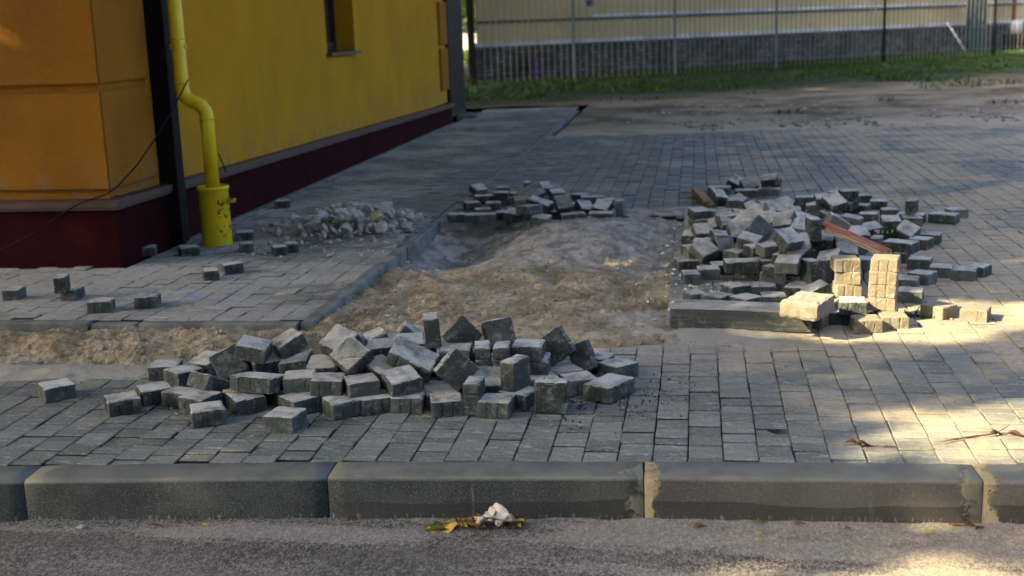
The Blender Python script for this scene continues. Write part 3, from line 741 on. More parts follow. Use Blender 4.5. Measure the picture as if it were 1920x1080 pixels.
# yellow riser pipe with drum foot
mYP = N('yellow_enamel', .42, .45); x, y, z = mYP.sep(mYP.obj)[:3]
c = mYP.mix(mYP.ramp(mYP.noise(mYP.obj, 9, 4), .4, .7), (.66, .52, .006), (.55, .43, .006))
st = mYP.mul(mYP.ramp(mYP.noise(mYP.obj, 22, 3, .6), .56, .6), mYP.mul(mYP.ramp(x, .03, .06), mYP.ramp(z, .02, .12)))
mYP.col(mYP.mix(mYP.mul(st, mYP.ramp(z, .40, .34)), c, (.22, .02, .01))); mYP.bump(mYP.noise(mYP.obj, 30, 3), .001); mYP = mYP.m
DR = at(408, 458); rp = empty('riser_pipe', (DR[0], DR[1], 0)); tag(rp, 'bright yellow bent pipe rising from a yellow drum on the path beside the building', 'pipe')
prf = [(0, -.01), (.098, -.01), (.1, .0), (.1, .372), (.106, .376), (.108, .386), (.106, .396), (.099, .400), (.096, .392), (.05, .390), (0, .390)]
bm = bmesh.new(); n = 40; rings = []
for r_, z_ in prf[1:-1]: rings.append([bm.verts.new((r_*math.cos(k*2*math.pi/n), r_*math.sin(k*2*math.pi/n), z_)) for k in range(n)])
for a, b in zip(rings, rings[1:]):
    for k in range(n): bm.faces.new((a[k], a[(k+1) % n], b[(k+1) % n], b[k]))
bm.faces.new(rings[0][::-1]); bm.faces.new(rings[-1]); dr = bobj('drum', bm, mYP, rp, True)
bm = bmesh.new(); tube(bm, [(.095, -.02, .30), (.16, -.03, .302)], .014, 10); bobj('spout', bm, mYP, rp, True)
b1 = at_y(391, 205, DR[1]) - np.array([DR[0], DR[1], 0]); b0 = at_y(337, 118, DR[1]) - np.array([DR[0], DR[1], 0])
xl, zl, xu, zu = 0.0, b1[2], b0[0]+.0, b0[2]
pts = [(0, 0, .38), (0, 0, zl-.05)]
r1 = .10
for k in range(0, 9):
    a = k/8*R(68); pts.append((-(r1-r1*math.cos(a)), 0, zl-.05+r1*math.sin(a)))
ex, ez = pts[-1][0], pts[-1][2]; ux = xu; a = R(68)
tx = ux + (r1-r1*math.cos(a)); L_ = (tx-ex)/(-math.sin(a)); q = (tx, 0, ez+L_*math.cos(a)); pts.append(q)
for k in range(1, 9):
    aa = a - k/8*a; pts.append((ux + (r1-r1*math.cos(aa)), 0, q[2] + r1*(math.sin(a)-math.sin(aa))))
pts.append((ux, 0, 6.3))
pts = [(p[0], p[1]+max(0, -p[0])*.0, p[2]) for p in pts]
bm = bmesh.new(); tube(bm, pts, .046, 20); bobj('pipe', bm, mYP, rp, True)
for (px_, z_) in ((0, zl-.06), (ux, pts[-2][2]+.03), (ux, pts[-2][2]+.32)):
    bm = bmesh.new(); tube(bm, [(px_, 0, z_-.008), (px_, 0, z_+.008)], .050, 20); bobj('collar', bm, mYP, rp, True)
for z_ in (1.32, 3.2, 5.1):
    bm = bmesh.new(); bx(bm, (ux-.055, -.012, z_-.015), (ux+.055, .012, z_+.015), .003); bx(bm, (ux-.01, .013, z_-.008), (ux+.01, .10, z_+.008)); bobj('bracket', bm, mYP, rp)
# cable
def wp(px, py, Y): return tuple(at_y(px, py, Y))
cw = [wp(352, 150, DR[1]-.05), wp(338, 178, 7.64), wp(318, 215, 7.55), wp(290, 262, 7.4), wp(255, 312, 7.2), wp(222, 348, 7.05), wp(200, 364, 6.98), wp(180, 371, 6.96), wp(150, 381, 6.95), wp(118, 400, 6.9), wp(60, 440, 6.85), wp(0, 470, 6.8), wp(-150, 530, 6.7)]
bm = bmesh.new(); tube(bm, cw, .005, 6); o = bobj('cable', bm, mBlack, None, True); tag(o, 'thin dark cable sagging from the yellow pipe bend down across the building corner', 'cable')
bm = bmesh.new(); tube(bm, [wp(410, 288, 8.0), wp(417, 305, 8.1), wp(424, 322, 8.2)], .005, 6); o = bobj('cable', bm, mBlack, None, True); tag(o, 'short dark cable end hanging right of the yellow pipe above the ledge', 'cable')

# gate at the far end of the building
gate = empty('metal_gate', (-3.66, 17.9, 0)); tag(gate, 'dark brown metal gate leaf and post beyond the far end of the building', 'gate')
bm = bmesh.new(); bx(bm, (-.08, -.06, -.05), (.08, .10, 2.9), .005); bobj('post', bm, mBlack, gate)
bm = bmesh.new(); bx(bm, (.0, .16, .05), (.05, 1.35, 2.8), .005)
for k in range(6): bx(bm, (.051, .2+k*.19, .1), (.062, .33+k*.19, 2.75), .002)
bobj('leaf', bm, mBrown, gate)
bm = bmesh.new(); bx(bm, (-3.60, 18.4, -.02), (-3.30, 19.0, .05), .01); o = bobj('concrete_slab', bm, mEdge); tag(o, 'pale concrete piece lying at the foot of the dark gate', 'slab')

# ------------------------------------------------------------ ground beyond the paving, grass, fence, far building
nd = N('dirt', .95, .1); x, y, z = nd.sep(nd.pos)[:3]
e = nd.noise(nd.pos, .9, 6, .65)
dc = nd.mix(nd.ramp(e, .35, .65), (.09, .07, .046), (.29, .245, .175))
dc = nd.mix(nd.mul(nd.ramp(nd.add(nd.math('MULTIPLY', x, -.16), y), 17.6, 15.6), nd.ramp(nd.noise(nd.pos, 2, 4), .3, .55, .4, 1)), dc, (.38, .34, .27))
gr = nd.ramp(nd.add(nd.math('MULTIPLY', x, -.55), nd.add(y, nd.mul(e, 5))), 23.5, 26.5)
dc = nd.mix(gr, dc, (.022, .035, .012)); dc = nd.mix(nd.ramp(nd.noise(nd.pos, 22, 3), .55, .7, 0, .6), dc, (.30, .28, .24))
nd.col(dc); nd.bump(nd.noise(nd.pos, 20, 5, .7), .03)
o = grid('dirt_ground', np.arange(-40, 40.1, .25), np.concatenate([np.arange(15, 42, .12), np.arange(42, 90, 2)]),
     lambda x, y: -.009 + np.clip((y-16-.16*x)/3, 0, 1)*(.03+fbm(x, y, .7, 4)*.06), nd.m,
     keep=lambda x, y: (y > 15.25+.16*(x-.5)) & ((x > EX+.05) | (y > 20.4)) | (y > 20.4) | (x < -12.5) & (y > 15)); o['kind'] = 'structure'
o = grid('ground_behind_building', np.arange(-40, -6.4, .5), np.arange(3.4, 21, .5), lambda x, y: x*0-.045, nd.m); o.name = 'side_ground'; o['kind'] = 'structure'
ng = N('grass_blade', .7, .2); ng.col(ng.mix(ng.attr(), (.010, .044, .004), (.04, .085, .010))); ng = ng.m
def blades(name, pts, h0, h1, seed, lab=None, w=.012):
    r = np.random.default_rng(seed); n = len(pts); V = np.zeros((n, 4, 3)); a = r.random(n)*6.28; h = h0+(h1-h0)*r.random(n)
    dx, dy = np.cos(a)*w, np.sin(a)*w; lx, ly = r.normal(0, .5, n)*h, r.normal(0, .5, n)*h
    V[:, 0] = pts + np.stack([-dx, -dy, dx*0], 1); V[:, 1] = pts + np.stack([dx, dy, dx*0], 1)
    V[:, 2] = pts + np.stack([dx*.3+lx, dy*.3+ly, h], 1); V[:, 3] = pts + np.stack([-dx*.3+lx, -dy*.3+ly, h], 1)
    return np_mesh(name, V.reshape(-1, 3), np.arange(4*n).reshape(n, 4), ng, attr=r.random(n))
r = np.random.default_rng(5); P = np.stack([r.uniform(-6, 12, 60000), r.uniform(17, 41, 60000), np.zeros(60000)], 1)
lim = P[:, 1] - .55*P[:, 0] + fbm(P[:, 0], P[:, 1], .5, 4)*4
dens = np.clip((lim-23.3)/2.5, 0, 1)*(.4+.6*(fbm(P[:, 0], P[:, 1], .6, 3) > -.1))
patch = (fbm(P[:, 0]+50, P[:, 1], .9, 3) > .34)*.35
P = P[(r.random(60000) < np.maximum(dens, patch)) & ((P[:, 0] > EX+.1) | (P[:, 1] > 20.9))]
tag(blades('grass', P, .03, .10, 6, w=.02), 'patchy green grass below the mesh fence', 'grass', kind='stuff')
P = np.stack([r.uniform(-1, 8, 2600), r.uniform(15.6, 21, 2600), np.zeros(2600)+.01], 1); P = P[fbm(P[:, 0], P[:, 1], 1.1, 3) > .05]
# gravel on the dirt
def pebbles(name, P, s0, s1, mat, seed, flat=.6):
    r = np.random.default_rng(seed); base = np.array([(1, 0, 0), (-1, 0, 0), (0, 1, 0), (0, -1, 0), (0, 0, 1), (0, 0, -1)], float)
    tri = np.array([(0, 2, 4), (2, 1, 4), (1, 3, 4), (3, 0, 4), (2, 0, 5), (1, 2, 5), (3, 1, 5), (0, 3, 5)])
    n = len(P); s = s0+(s1-s0)*r.random(n)**2; V = base[None]*s[:, None, None]*(.7+.6*r.random((n, 6, 1))); V[:, :, 2] *= flat
    a = r.random(n)*6.28; c_, s_ = np.cos(a)[:, None], np.sin(a)[:, None]
    X = V[:, :, 0]*c_-V[:, :, 1]*s_; Y = V[:, :, 0]*s_+V[:, :, 1]*c_; V = np.stack([X, Y, V[:, :, 2]], -1) + P[:, None]
    return np_mesh(name, V.reshape(-1, 3), (np.arange(n)[:, None, None]*6+tri[None]).reshape(-1, 3), mat, attr=None)
mStone = m_plain('stone_grey', (.34, .335, .31), (.20, .195, .18), .9, .2, 3, .003)
mCrumb = m_plain('sand_crumb', (.33, .27, .18), (.20, .155, .10), .95, .1, 5)
tag(pebbles('gravel', P, .01, .05, mStone, 3), 'scattered pale gravel on the dirt beyond the paving', 'gravel', kind='stuff')

FP = [(893, 158), (1077, 152), (1266, 143), (1455, 131), (1656, 119), (1862, 107)]
fp = [at(*p) for p in FP]; fp = [fp[0]] + fp[1:] + [fp[-1]*2-fp[-2], fp[-1]*3-fp[-2]*2]
for p in fp: p[2] = 0
fp[0] = np.array([-5.1, 28.2, 0])
mFen = m_plain('fence_grey_metal', (.13, .17, .19), (.10, .13, .145), .5, .4, 5); mWire = m_plain('fence_wire', (.13, .14, .135), (.09, .10, .10), .5, .4, 5)
FL = ['black fence post at the left end beside the gate gap', 'first grey fence post, left of the others', 'second grey fence post', 'third grey fence post', 'dark fence post before the green column', 'dark fence post right of the green column', 'p', 'q']
fe = empty('mesh_fence', tuple(fp[0])); tag(fe, 'tall welded mesh fence with grey posts in front of the cream building', 'fence')
for i, p in enumerate(fp):
    bm = bmesh.new(); w = .035 if i else .075; q = p-fp[0]
    bx(bm, (q[0]-w, q[1]-w, -.1), (q[0]+w, q[1]+w, 2.45), .006)
    o = bobj('post', bm, (mBlack if i in (0, 4, 5) else mFen), fe); o['label'] = 'black fence post' if i in (0, 4, 5) else 'grey fence post'
for i in range(len(fp)-1):
    a = Vector(fp[i]-fp[0]); b = Vector(fp[i+1]-fp[0]); d = b-a; L_ = d.length; u = d/L_; bm = bmesh.new()
    n_ = int(L_/.15)
    for k in range(1, n_):
        c = a + u*(k*L_/n_); tube(bm, [c+Vector((0, -.03, .06)), c+Vector((0, -.03, 2.4))], .011, 4, False)
    for z_ in (.25, .85, 1.45, 2.05, 2.38): tube(bm, [a+Vector((0, -.036, z_)), b+Vector((0, -.036, z_))], .006, 4, False)
    bobj('mesh_panel', bm, mWire, fe)

# cream building behind the fence
A = np.array([-5.35, 30.0]); B = np.array([9.0, 41.6]); du = (B-A)/np.linalg.norm(B-A); dn = np.array([-du[1], du[0]])
def wallz(px, py):
    d = ray(px, py); t = ((A-CAMP[:2])@dn)/(d[:2]@dn); return (CAMP+t*d)[2]
zs = [wallz(*p) for p in ((900, 83), (1380, 70), (1800, 50), (900, 45), (1380, 28))]; print('wallz', zs)
ZP = float(np.mean(zs[:3])); ZR = ZP+.56
fb = empty('cream_building', (A[0], A[1], 0), math.atan2(du[1], du[0])); tag(fb, 'long cream building with a rough grey stone plinth behind the fence', 'building')
ns = N('rough_stone', .9, .2); br = ns.t.nodes.new('ShaderNodeTexBrick'); mp = ns.t.nodes.new('ShaderNodeMapping'); mp.inputs['Rotation'].default_value = (R(90), 0, 0)
ns.t.links.new(ns.obj, mp.inputs[0]); ns.t.links.new(mp.outputs[0], br.inputs['Vector']); br.inputs['Scale'].default_value = 2.4
br.inputs['Color1'].default_value = (.06, .063, .06, 1); br.inputs['Color2'].default_value = (.14, .145, .13, 1); br.inputs['Mortar'].default_value = (.045, .045, .04, 1); br.inputs['Mortar Size'].default_value = .03
ns.col(ns.mix(ns.ramp(ns.noise(ns.obj, 1.5, 5), .4, .65, 0, .7), br.outputs[0], (.035, .04, .025))); ns.bump(ns.noise(ns.obj, 12, 4), .02)
mCream = m_plain('cream_cladding', (.50, .41, .22), (.42, .345, .18), .8, .2, .6); mWhite = m_plain('white_trim', (.62, .62, .62), (.40, .40, .39), .8, .2, 1.2)
mGreyT = m_plain('grey_trim', (.12, .11, .09), rough=.8)
for nm, lo, hi, mt in (('plinth', (0, 0, -.3), (26, 6, ZP), ns.m), ('ledge', (-.05, -.06, ZP), (26.05, 5, ZP+.10), mWhite), ('wall', (.05, .05, ZP+.10), (25.9, 5.9, 4.5), mCream),
                       ('joint_strip', (.05, .025, ZR), (25.9, .06, ZR+.06), mGreyT), ('trim_strip', (3.5, .03, ZR+.061), (25.9, .055, ZR+.15), mWhite), ('roof', (-.4, -.4, 4.5), (26.4, 6.4, 4.75), mRoof)):
    bm = bmesh.new(); bx(bm, lo, hi, .01)
    for v in bm.verts: v.co.x += .65*max(0, v.co.y)
    bobj(nm, bm, mt, fb)
bm = bmesh.new(); bx(bm, (3.35, .0, 1.75), (3.52, .04, 1.9), .005); bobj('blue_plate', bm, m_plain('blue_enamel', (.02, .05, .20)), fb)
def onwall(px, off, z=0):
    d = ray(px, 100); q = A - dn*off; t = ((q-CAMP[:2])@dn)/(d[:2]@dn); P = CAMP+t*d; return P[0], P[1]
x_, y_ = onwall(1005, .25); bm = bmesh.new(); bx(bm, (-.15, -.12, 0), (.15, .12, .42), .015); bx(bm, (-.165, -.135, .42), (.165, .135, .46), .01)
o = bobj('waste_box', bm, m_plain('navy_plastic', (.012, .012, .07))); o.location = (x_, y_, .03); tag(o, 'small navy blue box standing at the foot of the stone plinth', 'box')
x_, y_ = onwall(1829, .8); bm = bmesh.new(); bx(bm, (-.27, -.14, 0), (.27, .14, 3.0), .02)
for k in range(5): bx(bm, (-.24+k*.1, -.16, .05), (-.20+k*.1, -.1405, 2.95), .004)
o = bobj('metal_column', bm, m_plain('dark_teal_paint', (.018, .05, .052), (.014, .038, .04))); o.location = (x_, y_, 0); o.rotation_euler.z = R(12); tag(o, 'wide dark teal metal column in front of the cream building, far right', 'column')
pa = at_y(1776, 42, y_-.5); pb = at_y(1811, 97, y_-.7); bm = bmesh.new(); tube(bm, [tuple(pa), tuple(pb)], .028, 8); o = bobj('pole', bm, mWhite, None, True); tag(o, 'pale pole leaning against the dark teal column', 'pole')
x_, y_ = onwall(1903, .9); bm = bmesh.new(); bx(bm, (-.35, -.2, 0), (.35, .2, .52), .02); o = bobj('crate', bm, mBlack); o.location = (x_, y_, 0); tag(o, 'black crate standing by the plinth at the far right', 'crate')
bm = bmesh.new(); tube(bm, [(0, 0, 0), (0, 0, .02), (0, 0, .2), (0, 0, .36), (0, 0, .40), (0, 0, .41)], [.13, .16, .20, .19, .14, .09], 14); o = bobj('sack', bm, mWhite, None, True); o.location = (x_, y_, .52); tag(o, 'white sack standing on the black crate at the far right', 'sack')
bm = bmesh.new(); bx(bm, (-.05, -.05, 0), (.05, .05, 2.6), .006); o = bobj('wooden_post', bm, m_plain('red_paint', (.14, .015, .012))); o.location = (x_+.02, y_+.45, 0); tag(o, 'dark red post behind the white sack', 'post')

# things seen through the gap beside the gate
mLeaf = N('leaf', .55, .3); la = mLeaf.attr(); mLeaf.col(mLeaf.mix(la, (.035, .085, .012), (.10, .17, .03))); mLeaf.b.inputs['Subsurface Weight'].default_value = 0
tr = mLeaf.t.nodes.new('ShaderNodeBsdfTranslucent'); tr.inputs[0].default_value = (.16, .26, .03, 1); mx = mLeaf.t.nodes.new('ShaderNodeMixShader'); mx.inputs[0].default_value = .3
out = mLeaf.t.nodes['Material Output']; mLeaf.t.links.new(mLeaf.b.outputs[0], mx.inputs[1]); mLeaf.t.links.new(tr.outputs[0], mx.inputs[2]); mLeaf.t.links.new(mx.outputs[0], out.inputs[0]); mLeaf = mLeaf.m
mBark = m_plain('bark', (.09, .07, .05), (.05, .04, .03), .9, .1, 6, .02, 0, 20)
def leaves(name, P, size, seed, parent=None):
    r = np.random.default_rng(seed); n = len(P); s = size*(.6+.8*r.random(n))
    a = r.normal(0, 1, (n, 3)); a /= np.linalg.norm(a, axis=1)[:, None]; b = r.normal(0, 1, (n, 3)); b = np.cross(a, b); b /= np.linalg.norm(b, axis=1)[:, None]
    V = np.stack([P-a*s[:, None]*.5, P+b*s[:, None]*.28, P+a*s[:, None]*.5, P-b*s[:, None]*.28], 1)
    return np_mesh(name, V.reshape(-1, 3), np.arange(4*n).reshape(n, 4), mLeaf, parent, attr=r.random(n))
def crown_pts(c, rad, n, seed):
    r = np.random.default_rng(seed); k = 26; cc = r.normal(0, 1, (k, 3)); cc /= np.linalg.norm(cc, axis=1)[:, None]; cc *= (.35+.6*r.random((k, 1)))
    i = r.integers(0, k, n); return np.array(c) + (cc[i] + r.normal(0, .17, (n, 3)))*np.array(rad)
def trunk(name, h, r0, parent, reach=2.0, seed=1):
    rr = random.Random(seed); bm = bmesh.new(); tube(bm, [(0, 0, -.2), (0, 0, .2), (.05, .03, h*.35), (.0, .1, h*.6), (.1, .1, h)], [r0*1.25, r0, r0*.85, r0*.65, r0*.25], 12)
    for k in range(7):
        a = rr.random()*6.28; z0 = h*rr.uniform(.35, .7); L_ = reach*rr.uniform(.7, 1.1)
        tube(bm, [(0, .05, z0), (math.cos(a)*L_*.4, math.sin(a)*L_*.4, z0+L_*.35), (math.cos(a)*L_, math.sin(a)*L_, z0+L_*.75)], [r0*.45, r0*.28, r0*.08], 7)
    return bobj(name, bm, mBark, parent, True)
def tree(loc, c, rad, n, size, seed, lab, h=4.5, r0=.16, group=None):
    t = empty('street_tree', loc); tag(t, lab, 'tree', group)
    trunk('trunk', h, r0, t, rad[0]*.75, seed); leaves('crown', crown_pts(c, rad, n, seed), size, seed, t); return t
for k, (Y, pxx, hh) in enumerate(((47, 878, 4.0), (52, 897, 4.4))):
    x_ = at_y(pxx, 60, Y)[0]; tree((x_, Y, 0), (0, 0, 3.2), (2.1, 2.0, 1.9), 5000, .22, 40+k, ['sunlit green tree seen through the gap beside the gate', 'second sunlit tree behind the gate gap, further off'][k], hh)
x_ = at_y(880, 100, 43)[0]; b_ = empty('bush', (x_, 43, 0)); tag(b_, 'low bright lime bush seen through the gap', 'bush'); leaves('foliage', crown_pts((0, 0, .2), (.5, .5, .3), 1500, 77), .12, 8, b_)
x_ = at_y(890, 60, 46)[0]; bm = bmesh.new(); bx(bm, (-1.6, -.1, 0), (1.5, .1, .95), .02); bx(bm, (-1.7, -.14, .95), (1.6, .14, 1.03), .01); o = bobj('garden_wall', bm, mWhite); o.location = (x_-.3, 46, 0); tag(o, 'low white sunlit wall seen through the gap', 'wall')

# street trees on the left whose crowns shade the place
def lit(x, y):
    w = fbm(x, y, 2.6, 4)*.42
    e = lambda cx, cy_, rx, ry: 1.15-np.sqrt(((x-cx)/rx)**2+((y-cy_)/ry)**2)
    m_ = np.maximum.reduce([e(1.3, 5.74, .98, .36), e(1.25, 4.1, .72, .36), e(2.1, 4.7, .5, 1.0), e(.95, 3.0, 1.0, .27), e(.85, 5.4, .75, .13), e(1.9, 2.6, 1.4, .8)])
    return m_ + w
ld = LD
def shade_leaves(n, x0, x1, y0, y1, seed, h0, h1):
    r = np.random.default_rng(seed); P = np.stack([r.uniform(x0, x1, n), r.uniform(y0, y1, n), np.zeros(n)], 1)
    m_ = lit(P[:, 0], P[:, 1]); P = P[m_ < r.uniform(-.32, .42, n)]
    h = r.uniform(h0, h1, len(P)); Q = P - ld[None]*(h/-ld[2])[:, None]
    # ground already in the building's shadow
    t = (P[:, 0]-BX)/ld[0]; yb = P[:, 1]-ld[1]*t; zb = -ld[2]*t*1.
    bs = (P[:, 0] > BX) & (yb > BY0+.9) & (yb < BY1) & (zb < TOP-.3) & (P[:, 1] > 9.8)
    inside = (Q[:, 0] < BX+.4) & (Q[:, 0] > -12.3) & (Q[:, 1] > BY0-.3) & (Q[:, 1] < BY1+.3) & (Q[:, 2] < TOP+.4)
    return Q[~bs & ~inside]
TR = [(-15, .5), (-10.5, -2.5), (-9, 3.2), (-13.5, 4.5), (-6.5, -4.0), (-9, 21.5), (-8.5, 27), (-10.5, 33), (-15, 24), (-15.5, 14)]
def ownt(Q):
    D = np.stack([(Q[:, 0]-a)**2+(Q[:, 1]-b)**2 for a, b in TR], 1); return D.argmin(1)
Qn = shade_leaves(62000, -7, 6.5, 1.2, 9.5, 21, 4.6, 8.0); Qf = shade_leaves(46000, -9, 9, 9.0, 42, 22, 5.0, 9.5)
on, of = ownt(Qn), ownt(Qf)
for i, (a, b) in enumerate(TR):
    g1, g2 = Qn[on == i], Qf[of == i]
    if len(g1)+len(g2) < 200: continue
    t = empty('street_tree', (a, b, 0)); tag(t, f'leafy street tree outside the left of the view, {ordn[i]} of its row', 'tree', 'street trees shading the pavement')
    trunk('trunk', 6.2, .2, t, 3.0, i)
    off = np.array([a, b, 0])
    if len(g1) > 50: leaves('crown', g1-off, .20, 60+i, t)
    if len(g2) > 50: leaves('crown', g2-off, .46, 80+i, t)

# ------------------------------------------------------------ rubble, planks, loose kerbs
def stone_mesh(seed, mat):
    r = random.Random(seed); bm = bmesh.new(); bmesh.ops.create_icosphere(bm, subdivisions=2, radius=1)
    cut = [Vector((r.gauss(0, 1), r.gauss(0, 1), r.gauss(0, 1))).normalized() for _ in range(13)]
    th = [r.uniform(.35, .62) for _ in cut]
    for v in bm.verts:
        for c, t_ in zip(cut, th):
            d = v.co.dot(c)-t_
            if d > 0: v.co -= c*d
        v.co *= 1.35+r.gauss(0, .02)
    me = bpy.data.meshes.new('rubble_stone'); bm.to_mesh(me); bm.free(); me.materials.append(mat); return me
mR1 = m_plain('rubble_pale', (.72, .71, .67), (.55, .54, .50), .9, .15, 2.2, .01, 0, 30); mR2 = m_plain('rubble_cream', (.52, .44, .25), (.40, .33, .19), .9, .15, 2)
SM = [stone_mesh(i, mR1) for i in range(10)]; sm2 = stone_mesh(30, mR2)
r = random.Random(3); PL = []
for i in range(290):
    for _ in range(20):
        u, v = r.gauss(0, .5), r.gauss(0, .46)
        x = -2.45+u*.66+v*.05; y = 8.35+v*.8
        if x < EX-.12 and (u*u+v*v) < 1.1: break
    rr_ = (u*u+v*v)**.5; s = r.choice([r.uniform(.014, .03), r.uniform(.022, .055)])*(1.15-.5*rr_)
    z = .21*max(0, 1-rr_*1.15)*r.random() + s*.55
    me = SM[r.randrange(10)] if i != 60 else sm2
    o = link('rubble_stone', me); o.location = (x, y, z); o.scale = (s*r.uniform(.9, 1.4), s*r.uniform(.8, 1.2), s*r.uniform(.6, .95)); o.rotation_euler = (r.uniform(-.5, .5), r.uniform(-.5, .5), r.uniform(0, 6.28))
    tag(o, 'pale broken rubble stone in the heap on the path', 'stone', 'rubble stones heaped on the path')
    if i == 60: o.location = (-2.22, 8.2, .12); o.scale = (.055, .045, .04); o['label'] = 'pale yellow rubble stone in the heap on the path'; del o['group']
def slabobj(name, dims, loc, rz, mat, lab, cat, tilt=(0, 0), bev=.006, grp=None, jit=.001):
    bm = bmesh.new(); bx(bm, (-dims[0]/2, -dims[1]/2, -dims[2]/2), (dims[0]/2, dims[1]/2, dims[2]/2), bev)
    bmesh.ops.subdivide_edges(bm, edges=[e_ for e_ in bm.edges if e_.calc_length() > .05], cuts=6, use_grid_fill=True)
    for v in bm.verts: v.co += Vector((random.gauss(0, jit), random.gauss(0, jit), random.gauss(0, jit)))
    o = bobj(name, bm, mat); o.location = loc; o.rotation_euler = (R(tilt[0]), R(tilt[1]), R(rz)); tag(o, lab, cat, grp); return o
mKL = m_block('kerb_loose', (.055, .062, .062), (.07, .078, .078), .8, (.40, .39, .36)); mKB = m_block('kerb_loose_buff', (.17, .15, .11), (.20, .175, .13), .7, (.36, .34, .29))
a = at(1256, 617, .0); b = at(1522, 626, .0); d = b-a; rz = math.degrees(math.atan2(d[1], d[0])); mid = (a+b)/2; nn = np.array([-math.sin(R(rz)), math.cos(R(rz)), 0])
o = slabobj('loose_kerb', (np.linalg.norm(d), .19, .09), tuple(mid+nn*.095+np.array([0, 0, .052])), rz, mKL, 'long dark kerb beam lying on the paving in front of the right-hand heap', 'kerb stone', (0, .4))
e = at(1496, 601, .10); slabobj('loose_kerb', (.175, .24, .078), (e[0]+.05, e[1]+.115, .1375), -24, mKB, 'broken kerb piece with buff end lying on top of the long loose kerb beam', 'kerb stone', (0, 0), .018, None, .002)
e = at(1540, 622, .0); slabobj('loose_kerb', (.075, .26, .088), (e[0]+.025, e[1]+.16, .047), -24, mKB, 'dark shaded kerb end under the broken kerb piece', 'kerb stone', (0, 0), .008)
nw = N('painted_plank', .8, .2); up = nw.sep(nw.nrm)[2]; sx = nw.noise(nw.scl(nw.obj, (2, 30, 30)), 3, 5)
nw.col(nw.mix(nw.mul(nw.ramp(nw.sep(nw.obj)[2], .008, .012), nw.ramp(nw.noise(nw.scl(nw.obj, (4, 20, 1)), 2, 4), .62, .45)), nw.mix(nw.ramp(sx, .4, .6), (.20, .155, .10), (.36, .29, .20)), (.33, .075, .045))); nw.bump(sx, .003)
def plank(pa, pb, w, h, mat, lab):
    pa, pb = Vector(pa), Vector(pb); d = pb-pa; q = d.to_track_quat('X', 'Z')
    bm = bmesh.new(); bx(bm, (-d.length/2, -w/2, -h/2), (d.length/2, w/2, h/2), .003); o = bobj('plank', bm, mat); o.location = (pa+pb)/2; o.rotation_euler = q.to_euler(); tag(o, lab, 'plank'); return o
plank(at(1540, 420, .30), at(1662, 474, .22), .07, .028, nw.m, 'worn plank with flaking brick-red paint lying across the right-hand heap')
plank(at(1303, 356, .05), at(1328, 384, .045), .06, .05, m_plain('raw_wood', (.30, .19, .10), (.18, .11, .06), .85, .2, 4), 'short brown wooden offcut lying left of the right-hand heap')
P = np.stack([r_ for r_ in (rng.normal(.0, .028, 70)+at(1668, 433, .08)[0], rng.normal(0, .04, 70)+at(1668, 433, .08)[1], rng.uniform(.02, .08, 70))], 1)
o = blades('weed_tuft', P, .02, .05, 9, w=.006); tag(o, 'small tuft of weeds among the blocks right of the red plank', 'weed')
P = np.stack([rng.normal(at(1722, 596)[0], .05, 60), rng.normal(at(1722, 596)[1], .03, 60), np.zeros(60)], 1); o = blades('weed_tuft', P, .01, .035, 10, w=.006); tag(o, 'tiny weed growing in a joint right of the taller buff stack', 'weed')

# ------------------------------------------------------------ grit, leaves, twig, litter
def scatter(n, fn, z0, s0, s1, mat, name, seed, lab):
    P = np.array([fn() for _ in range(n)]); P = np.column_stack([P, np.full(len(P), z0)]); o = pebbles(name, P, s0, s1, mat, seed, .7); tag(o, lab, 'grit', kind='stuff')
def f1():
    while True:
        x, y = rng.normal(-1.15, .7), rng.normal(4.45, .25)
        if kerb_y(x)+.3 < y < front_edge(x)+.05: return x, y
scatter(900, f1, .003, .0015, .008, mCrumb, 'sand_grit', 31, 'crumbs of sand on the pavers round the near heap')
scatter(500, lambda: (rng.normal(-.35, .18), rng.normal(4.45, .16)), .003, .0015, .007, m_plain('dark_crumb', (.05, .045, .04), rough=.9), 'soil_crumbs', 32, 'dark soil crumbs right of the near heap')
scatter(2200, lambda: (rng.uniform(-2.4, 1.2), kerb_y(0)-.06-abs(rng.normal(0, .09))), -.137, .001, .005, mCrumb, 'gutter_grit', 33, 'fine grit in the gutter below the kerb')
scatter(500, lambda: (rng.normal(.05, .18), rng.uniform(5.5, 8.6)), .004, .003, .014, mR1, 'heap_chips', 34, 'pale chips scattered left of the right-hand heap')
scatter(260, lambda: (rng.uniform(-2.9, -1.95), rng.uniform(7.3, 9.2)), .004, .003, .014, mR1, 'rubble_chips', 36, 'small pale chips round the rubble heap')
def pitpt():
    x, y = rng.uniform(-1.75, -.15), rng.uniform(5.5, 8.6); return x, y
P = np.array([pitpt() for _ in range(420)]); zz = sand_z(P[:, 0], P[:, 1]); tag(pebbles('pit_stones', np.column_stack([P, zz+.004]), .003, .017, mStone, 35, .7), 'small stones and clods lying on the pit sand', 'gravel', kind='stuff')
mLY = m_plain('yellow_leaf', (.55, .42, .04), (.40, .30, .05), .6, .3, 40); mLB = m_plain('brown_leaf', (.20, .10, .035), (.11, .055, .02), .8, .2, 40)
mLR = m_plain('rust_leaf', (.085, .034, .016), (.05, .022, .010), .8, .2, 40); mLG = m_plain('green_leaf', (.09, .13, .02), (.05, .08, .015), .6, .3, 40); mLW = m_plain('pale_leaf', (.62, .58, .50), (.48, .44, .35), .8, .2, 30, .002)
